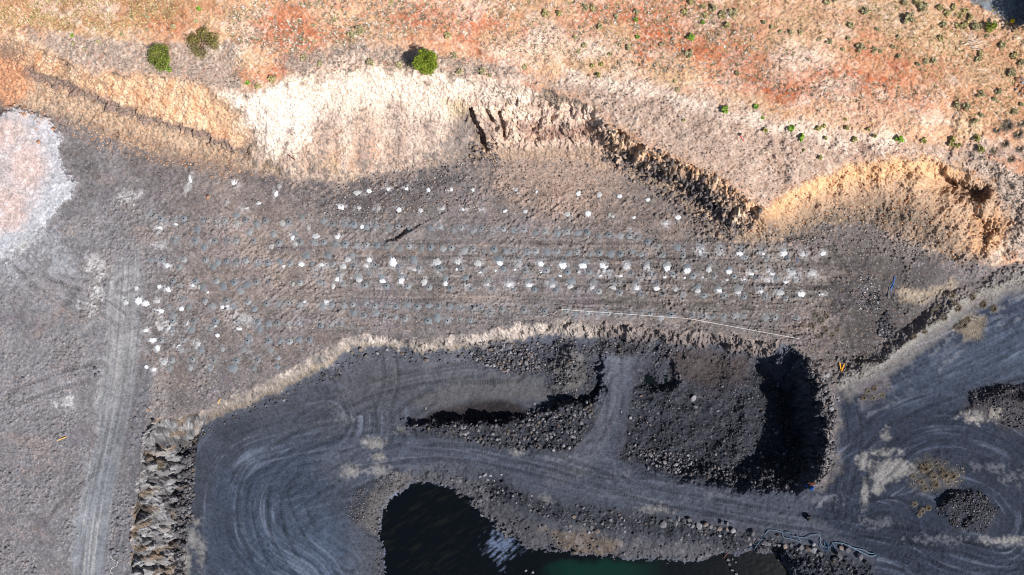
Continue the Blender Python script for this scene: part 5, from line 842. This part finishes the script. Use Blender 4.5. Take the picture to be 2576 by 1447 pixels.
for lst, where in ((AA(3, 2, (1180, 640, 46), (1215, 620, 36), (1240, 700, 42), (1330, 690, 46), (1390, 700, 36), (1150, 740, 32), (1260, 760, 36), (1180, 790, 32), (1090, 700, 26), (1300, 640, 30), (1350, 740, 26)), 'beside the cream dust spill'), (AA(3, 2, (1100, 910, 30), (1160, 960, 30), (1205, 940, 28), (1140, 990, 24)), 'left of the dark stone heap'),
                   (AA(3, 1, (1380, 780, 34), (1430, 880, 38), (1470, 1000, 46), (1500, 970, 34), (1430, 1020, 34), (1250, 900, 30), (1330, 950, 30), (1400, 850, 34), (1620, 850, 36), (1700, 880, 34), (1180, 1050, 28), (1100, 1090, 26), (1290, 870, 28), (1540, 800, 30)), 'along the diagonal berm'), (AA(3, 1, (360, 930, 30), (400, 970, 34), (440, 940, 28), (330, 1010, 30), (430, 1040, 36), (480, 1080, 30), (260, 1000, 26), (520, 1040, 26), (380, 1090, 28)), 'near the orange timber marker'),
                   (AA(3, 0, (1800, 950, 54), (1880, 1010, 50), (1780, 1080, 42), (1700, 1130, 36), (1890, 1120, 42), (1830, 1200, 36), (1720, 980, 36), (1900, 930, 40)), 'at the right photo edge'), (AA(3, 2, (750, 60, 28), (800, 40, 26), (720, 110, 26), (860, 90, 24), (790, 110, 24)), 'at the left edge of the dark yard')):
    for k, (x, y, r) in enumerate(sorted(lst)):
        o = link(random.choice(TM), 'tussock'); o.location = G(x, y, -.03); o.scale = (r*1.0, r*1.0, r*.7); o.rotation_euler[2] = random.random()*6.28
        tag(o, f'dry straw tussock, {nth(k+1)} from left {where}', 'tussock', 'dry grass tussocks')
# tiny dry tufts nobody could count
def tufts(name, areas, cols, bright=1.5):
    Vv = []; Cc = []
    for poly, n, r0, r1 in areas:
        x0, x1 = min(p[0] for p in poly), max(p[0] for p in poly); y0, y1 = min(p[1] for p in poly), max(p[1] for p in poly)
        xs = rng.uniform(x0, x1, n*3); ys = rng.uniform(y0, y1, n*3); k = (samp(sdist(poly), xs, ys)+16*fbm(xs*S/2, ys*S/2, 421, 3) > 0) & (fbm(xs*S/2.2, ys*S/1.6, 423, 4) > -.15); xs, ys = xs[k][:n], ys[k][:n]; m = len(xs)
        i = np.clip(np.searchsorted(gx1, xs), 1, NX-1); j = np.clip(np.searchsorted(gy1, ys), 1, NY-1); z = FZ[j, i]-.02; kk = S*(H-z)/H; c0 = np.stack([(xs-1288)*kk, -(ys-723.5)*kk, z], -1)
        r = rng.uniform(r0, r1, m); col = bright*np.array([L(c) for c in cols])[rng.integers(0, len(cols), m)]*rng.uniform(.7, 1.2, (m, 1))
        for b in range(9):
            a = rng.random(m)*6.28; h = rng.uniform(.2, .8, m)*r; o = np.stack([np.cos(a)*r*rng.uniform(.3, 1.1, m), np.sin(a)*r*rng.uniform(.3, 1.1, m), h], -1); w = np.stack([-np.sin(a), np.cos(a), 0*a], -1)*(r*.22)[:, None]; st = np.stack([np.cos(a), np.sin(a), 0*a], -1)*(r*.12)[:, None]
            Vv.append(np.stack([c0+st-w, c0+st+w, c0+o+w*.35, c0+o-w*.35], 1).reshape(-1, 3)); Cc.append(np.repeat(col, 4, 0))
    v = np.concatenate(Vv); o = link(mesh_np(name, v, np.arange(len(v)).reshape(-1, 4), M['leaf'], np.clip(np.concatenate(Cc), 0, .8), 'leaf'), name); o['kind'] = 'stuff'
tufts('plateau_tufts', [(PLAT, 6500, .06, .17)], [(126, 116, 112), (104, 98, 98), (92, 88, 86)], .75)
tufts('dry_grass', [([(80, 80), (240, 100), (420, 115), (600, 100), (640, 230), (480, 208), (400, 190), (120, 132)], 1800, .08, .2), ([(690, 150), (900, 110), (1120, 140), (1320, 190), (1200, 188), (1000, 164), (740, 195)], 1500, .08, .22), ([(2430, 380), (2700, 380), (2700, 640), (2540, 640), (2480, 450)], 1100, .1, .26), ([(1150, 230), (1330, 215), (1480, 262), (1300, 262)], 300, .08, .18)], [(126, 116, 108), (140, 128, 118), (104, 98, 94), (152, 140, 126)])
tufts('dead_heath', [([(560, -40), (940, -40), (1120, 60), (960, 110), (700, 140), (560, 90)], 3800, .10, .26), ([(1000, 20), (1700, -40), (2000, 130), (2400, 250), (2100, 260), (1700, 180), (1300, 150)], 5200, .08, .24), ([(1300, 100), (2000, 200), (2500, 340), (2200, 330), (1900, 280), (1600, 200)], 2200, .07, .2)], [(208, 192, 182), (176, 158, 146), (130, 112, 98), (150, 140, 112), (110, 112, 78)])
tufts('scrub', [([(-40, -60), (420, -60), (460, 60), (220, 78), (-40, 50)], 4200, .08, .22), ([(2100, -60), (2440, -40), (2640, 100), (2640, 330), (2440, 320), (2250, 120)], 3000, .07, .22), ([(1000, -60), (2150, -60), (2300, 150), (1800, 140), (1300, 60)], 3200, .07, .2)], [(156, 142, 98), (176, 160, 116), (132, 122, 84), (192, 172, 128), (150, 124, 96)])
tufts('weeds', [([(1960, 800), (2060, 780), (2130, 850), (2120, 940), (2040, 890)], 260, .08, .2), ([(2150, 880), (2280, 830), (2400, 720), (2576, 660), (2640, 690), (2420, 800), (2300, 900), (2160, 990)], 600, .08, .2), ([(2260, 1170), (2330, 1145), (2430, 1180), (2410, 1230), (2300, 1235)], 120, .10, .24), ([(2440, 780), (2490, 790), (2470, 860), (2400, 850)], 70, .1, .22), ([(2150, 950), (2240, 950), (2230, 1010), (2160, 1010)], 90, .1, .2)], [(168, 156, 142), (150, 140, 132), (180, 168, 146), (128, 120, 116)], .95)

# ------------------------------------------------------------------ survey stakes, rope, timber, litter
def stake(x, y, label, h=.85, m='wood'):
    p = G(x, y); e = empty('stake', p, label, 'stake', 'timber stakes on the bench')
    bm = bmesh.new(); bmesh.ops.create_cube(bm, size=1, matrix=Matrix.Translation((0, 0, h/2-.15)) @ Matrix.Diagonal((.06, .06, h+.1, 1)))
    bm.verts.ensure_lookup_table()
    bmobj('shaft', bm, M[m], e); bm = bmesh.new(); bmesh.ops.create_cone(bm, cap_ends=True, segments=4, radius1=.045, radius2=.02, depth=.08, matrix=Matrix.Translation((0, 0, h-.06)) @ Matrix.Rotation(.785, 4, 'Z')); bmobj('tip', bm, M['orange'], e)
    return p+Vector((0, 0, h-.1))
s1 = stake(*B(2, 1, 1085, 494), 'thin timber stake at the left end of the white rope', 1.0); s2 = stake(*B(3, 1, 388, 627), 'thin timber stake at the bend in the white rope', 1.0); s3 = stake(*B(3, 1, 1985, 918), 'thin timber stake at the right end of the white rope', 1.0)
stake(*B(1, 1, 1560, 650), 'thin timber stake standing alone among the lower drill holes'); stake(*B(0, 1, 2065, 1065), 'bright orange topped stake above the lower left bench edge', .95, 'orange'); stake(*A(0, 2, 1128, 200), 'thin timber stake right of the dirt track', .9, 'orange')
def cable(name, pts, r, m, label, cat, group=None, seg=6):
    bm = bmesh.new(); tube(bm, pts, r, r, seg); return tag(bmobj(name, bm, m), label, cat, group)
def sagp(a, b, n, s): return [a.lerp(b, k/n)+Vector((0, 0, -s*math.sin(math.pi*k/n))) for k in range(n+1)]
rp = sagp(s1, s2, 14, .12)+sagp(s2, s3, 14, .15)[1:]
cable('rope', rp, .028, M['rope'], 'long white rope strung between thin stakes along the bench edge', 'rope')
tail = [B(2, 1, 1085, 494), B(2, 1, 1040, 530), B(2, 1, 995, 555), B(2, 1, 960, 548), B(2, 1, 880, 585), B(2, 1, 800, 604), B(2, 1, 775, 582), B(2, 1, 760, 605), B(2, 1, 735, 600), B(2, 1, 710, 612)]
cable('rope', [s1-Vector((0, 0, .3))]+[G(x, y, .05) for x, y in tail[1:]], .018, M['rope'], 'loose white rope tail lying left of the first stake', 'rope')
cable('rope', [G(*A(0, 2, x, y), .04) for x, y in ((830, 1300), (850, 1330), (885, 1345), (880, 1375), (840, 1395), (830, 1420), (850, 1440))], .03, M['rope'], 'thin white cord lying loosely right of the dirt track', 'rope')
def plank(name, a, b, w, t, m, label, cat='timber', group=None, dz=.05):
    pa, pb = G(*a, dz), G(*b, dz); bm = bmesh.new(); d = pb-pa; q = d.to_track_quat('X', 'Z').to_matrix().to_4x4(); bmesh.ops.create_cube(bm, size=1, matrix=Matrix.Translation((pa+pb)/2) @ q @ Matrix.Diagonal((d.length, w, t, 1))); bmesh.ops.bevel(bm, geom=bm.edges[:], offset=t*.15, segments=1, affect='EDGES'); return tag(bmobj(name, bm, m), label, cat, group)
plank('timber', A(0, 2, 432, 432), A(0, 2, 500, 405), .13, .08, M['wood'], 'pale orange timber lying on the grey plain left of the track'); plank('timber', A(0, 2, 1640, 155), A(0, 2, 1662, 118), .12, .08, M['wood'], 'short tan timber lying at the top of the rock wall'); plank('timber', A(1, 0, 240, 1165), A(1, 0, 298, 1208), .16, .1, M['board'], 'weathered brown timber lying below the pink slope')
vm_ = empty('timber_marker', G(*A(3, 1, 553, 1350), .06), 'bright orange V shaped timber marker beside the pit corner', 'timber marker')
base = vm_.location
def legp(a, b):
    pa, pb = G(*a, .10), G(*b, .07); bm = bmesh.new(); d = pb-pa; q = d.to_track_quat('X', 'Z').to_matrix().to_4x4(); bmesh.ops.create_cube(bm, size=1, matrix=Matrix.Translation((pa+pb)/2-base) @ q @ Matrix.Diagonal((d.length, .12, .09, 1))); return bm
bmobj('leg', legp(A(3, 1, 540, 1285), A(3, 1, 553, 1352)), M['orange'], vm_); bmobj('leg', legp(A(3, 1, 575, 1295), A(3, 1, 555, 1350)), M['orange'], vm_)
pa = G(*A(3, 1, 536, 1305), .19); pb = G(*A(3, 1, 549, 1304), .19); bm = bmesh.new(); tube(bm, [pa-base, pb-base], .03, .03); bmobj('crosspiece', bm, M['orange'], vm_)
def ribbon(name, pts, w, m, label, cat, group=None):
    P_ = [G(x, y, .06+.05*(k % 2)) for k, (x, y) in enumerate(pts)]; bm = bmesh.new(); L1 = []; L2 = []
    for k, p in enumerate(P_):
        d = (P_[min(k+1, len(P_)-1)]-P_[max(k-1, 0)]); n = Vector((-d.y, d.x, 0)).normalized()*w/2; L1.append(bm.verts.new(p+n)); L2.append(bm.verts.new(p-n+Vector((0, 0, .03))))
    for a, b, c, d in zip(L1, L1[1:], L2[1:], L2): bm.faces.new((a, b, c, d))
    r = bmesh.ops.solidify(bm, geom=bm.faces[:], thickness=.012); return tag(bmobj(name, bm, m), label, cat, group)
ribbon('plastic_strip', [A(3, 1, *p) for p in ((958, 634), (950, 665), (945, 700), (930, 725), (928, 770))], .13, M['blue'], 'long blue plastic strip on the dark ground above the white rock litter', 'plastic strip'); ribbon('plastic_strip', [A(3, 1, *p) for p in ((940, 680), (920, 710), (908, 750), (905, 795))], .1, M['hose'], 'pale faded plastic strip beside the long blue strip', 'plastic strip'); ribbon('plastic_strip', [B(3, 0, *p) for p in ((1975, 1200), (1990, 1230), (1995, 1270))], .09, M['blue'], 'short bright blue plastic strip below the top right white heaps', 'plastic strip')
# hoses
fH = 500/1456
def HP(*l): return [SRC(3040+x*fH, 2080+y*fH) for x, y in l]
def hose(pts, r, m, label, dz=.12):
    q = []
    for (x0, y0), (x1, y1) in zip(pts, pts[1:]):
        n = max(2, int(math.hypot(x1-x0, y1-y0)/6))
        q += [(x0+(x1-x0)*k/n, y0+(y1-y0)*k/n) for k in range(n)]
    q.append(pts[-1]); z = [gz(x, y) for x, y in q]; z = [max(z[max(0, i-2):i+3])*.5+sum(z[max(0, i-2):i+3])/len(z[max(0, i-2):i+3])*.5 for i in range(len(z))]
    p = [Vector(P(x, y, h+dz)) for (x, y), h in zip(q, z)]; p = [p[0]]+[(p[i-1]+p[i]*2+p[i+1])/4 for i in range(1, len(p)-1)]+[p[-1]]
    cable('hose', p, r, M[m], label, 'hose', 'hoses lying along the haul road edge', 7)
hose(HP((-60, 330), (0, 245), (45, 180), (95, 112), (180, 120), (265, 145), (262, 205), (370, 220), (440, 245), (490, 268), (430, 180)), .055, 'hose', 'pale blue hose bent in an arch at the left of the hose tangle'); hose(HP((300, 140), (395, 158), (372, 190), (460, 198), (535, 214), (585, 178), (640, 168), (688, 172), (704, 205), (697, 270), (740, 310)), .055, 'hose', 'pale grey hose looping over the middle boulders of the row'); hose(HP((290, 145), (330, 180), (370, 220)), .05, 'hosed', 'short dark blue hose inside the left hose loop')
hose(HP((690, 285), (700, 320), (740, 345), (795, 368), (800, 300), (752, 228), (748, 310), (780, 325), (850, 285), (830, 245), (865, 310), (890, 370)), .06, 'hosed', 'blue hose coiled in zigzags among the right boulders'); hose(HP((862, 262), (910, 265), (960, 270), (1010, 288), (1080, 325), (1150, 335), (1220, 350), (1270, 390), (1335, 388)), .07, 'hose', 'pale blue hose running off to the right of the tangle'); hose(HP((1020, 290), (1110, 340), (1200, 385), (1290, 428), (1355, 405)), .085, 'hose', 'straight pale pipe lowest and rightmost of the hoses')
hose([A(2, 2, *p) for p in ((1925, 1110), (1880, 1175), (1830, 1215), (1765, 1250))], .07, 'hosed', 'dark blue hose running down from the boulder row to the bank'); hose([A(2, 2, *p) for p in ((1640, 1262), (1600, 1310), (1565, 1370), (1525, 1447), (1510, 1480))], .07, 'rustp', 'rusty red pipe running down the bank into the green water', .2)
# tyre on the haul road
tx, ty = SRC(3180+565*100/1022, 2020+540*80/818); e = empty('tyre', G(tx, ty, .36), 'worn black tractor tyre standing on the haul road', 'tyre'); e.rotation_euler = (0, 0, math.radians(-12))
def torus(R, r, w, seg=36, tread=False):
    bm = bmesh.new(); rings = []; sec = [(-w/2, -r*.7), (-w/2, r*.6), (-w*.38, r), (w*.38, r), (w/2, r*.6), (w/2, -r*.7)]
    for k in range(seg):
        a = 2*math.pi*k/seg; lug = (.03 if tread and k % 2 else 0)
        rings.append([bm.verts.new((x, (R+z+(lug if z > r*.9 else 0))*math.cos(a), (R+z+(lug if z > r*.9 else 0))*math.sin(a))) for x, z in sec])
    for k in range(seg):
        q, w2 = rings[k], rings[(k+1) % seg]
        for i in range(len(sec)): bm.faces.new((q[i], q[(i+1) % len(sec)], w2[(i+1) % len(sec)], w2[i]))
    return bm
bmobj('tread', torus(.30, .12, .36, 40, True), M['rubber'], e); bmobj('rim', torus(.20, .03, .26, 28), M['steel'], e)
# fallen delineator post
bx, by = SRC(2900+690*160/1929, 480+710*120/1447); e = empty('delineator_post', G(bx, by), 'fallen red and white delineator post with black rubber base on the plateau', 'delineator post'); p0 = e.location
bm = bmesh.new(); bmesh.ops.create_cube(bm, size=1, matrix=Matrix.Translation((0, 0, .16)) @ Matrix.Rotation(math.radians(38), 4, 'X') @ Matrix.Diagonal((.46, .34, .09, 1))); bmesh.ops.bevel(bm, geom=bm.edges[:], offset=.03, segments=2, affect='EDGES'); bmobj('base', bm, M['rubber'], e)
def sp(x, y): return G(*SRC(2900+x*160/1929, 480+y*120/1447), .12)-p0
for nm, a, b, m in (('sleeve', (700, 710), (815, 855), 'red'), ('band', (806, 845), (852, 908), 'wht'), ('sleeve', (852, 908), (915, 990), 'red')):
    bm = bmesh.new(); tube(bm, [sp(*a), sp(*b)], .06 if nm == 'sleeve' else .068, .06 if nm == 'sleeve' else .068, 12); bmobj(nm, bm, M[m], e)
# yellow float
fx, fy = SRC(4050, 84); e = empty('float', G(fx, fy, .22), 'round yellow float lying in the tree shade at top right', 'float'); bm = bmesh.new(); bmesh.ops.create_uvsphere(bm, u_segments=20, v_segments=12, radius=.26); bmobj('ball', bm, M['yel'], e); bm = torus(.262, .012, .03, 32); bmobj('seam', bm, M['orange'], e)
# blue tarp scraps and boards
def sheet(name, pts, m, label, cat, seed):
    r_ = random.Random(seed); cxy = (sum(p[0] for p in pts)/len(pts), sum(p[1] for p in pts)/len(pts)); bm = bmesh.new(); N = len(pts)
    rings = []
    for t in (1, .66, .33):
        rings.append([bm.verts.new(G(cxy[0]+(p[0]-cxy[0])*t, cxy[1]+(p[1]-cxy[1])*t, .05+r_.random()*.28*(1.1-t*.6))) for p in pts])
    cv = bm.verts.new(G(*cxy, .22))
    for a, b in zip(rings, rings[1:]):
        for i in range(N): bm.faces.new((a[i], a[(i+1) % N], b[(i+1) % N], b[i]))
    for i in range(N): bm.faces.new((rings[-1][i], rings[-1][(i+1) % N], cv))
    bmesh.ops.solidify(bm, geom=bm.faces[:], thickness=.015); return tag(bmobj(name, bm, m), label, cat)
def tp(*l): return [SRC(3180+x*120/982, 1880+y*100/818) for x, y in l]
sheet('tarp', tp((300, 455), (345, 445), (385, 480), (420, 500), (415, 550), (360, 550), (310, 525)), M['blue'], 'small crumpled blue tarp scrap left of the brown boards', 'tarp', 3); sheet('tarp', tp((515, 510), (550, 530), (600, 560), (645, 545), (635, 600), (590, 620), (600, 665), (550, 710), (520, 690), (540, 640), (465, 650), (480, 600), (530, 575)), M['blue'], 'larger ragged blue tarp scrap below the brown boards', 'tarp', 4)
plank('board', tp((500, 485))[0], tp((670, 430))[0], .32, .05, M['board'], 'longer brown board above the larger blue tarp scrap', 'board', dz=.3); plank('board', tp((415, 465))[0], tp((505, 400))[0], .22, .05, M['board'], 'shorter brown board beside the small blue tarp scrap', 'board', dz=.25)
# bleached branches
e = empty('dead_branch', G(*A(3, 0, 1560, 320)), 'bleached white fallen branches on the scrub slope at top right', 'dead branch'); p0 = e.location
def br(*l): return [G(*SRC(3760+x*336/2431, y*200/1447), .12+.25*random.random())-p0 for x, y in l]
for pts_, r in (([(680, 1300), (860, 1240), (1000, 1205), (1150, 1215), (1320, 1190)], .05), ([(830, 1120), (920, 1060), (1030, 960)], .035), ([(750, 1260), (850, 1200), (1000, 1180), (1100, 1130), (1220, 1070)], .035), ([(830, 1160), (960, 1100), (1100, 1000)], .03), ([(920, 1290), (1020, 1220), (1100, 1160)], .03), ([(860, 1340), (1050, 1330), (1200, 1290), (1360, 1240)], .04), ([(940, 1420), (1100, 1430), (1260, 1410)], .035), ([(930, 1390), (1000, 1360), (1110, 1390)], .05), ([(1320, 1385), (1400, 1340), (1470, 1320)], .03), ([(850, 980), (930, 900), (1000, 800)], .025), ([(1060, 960), (1110, 920), (1130, 880)], .025)):
    bm = bmesh.new(); tube(bm, br(*pts_), r, r*.4, 5); bmobj('branch', bm, M['deadw'], e)
for o in bpy.data.objects:
    if o.type == 'MESH' and o.name.startswith('branch') and o.parent is None: print('orphan', o.name)
print('objects', len(bpy.data.objects))
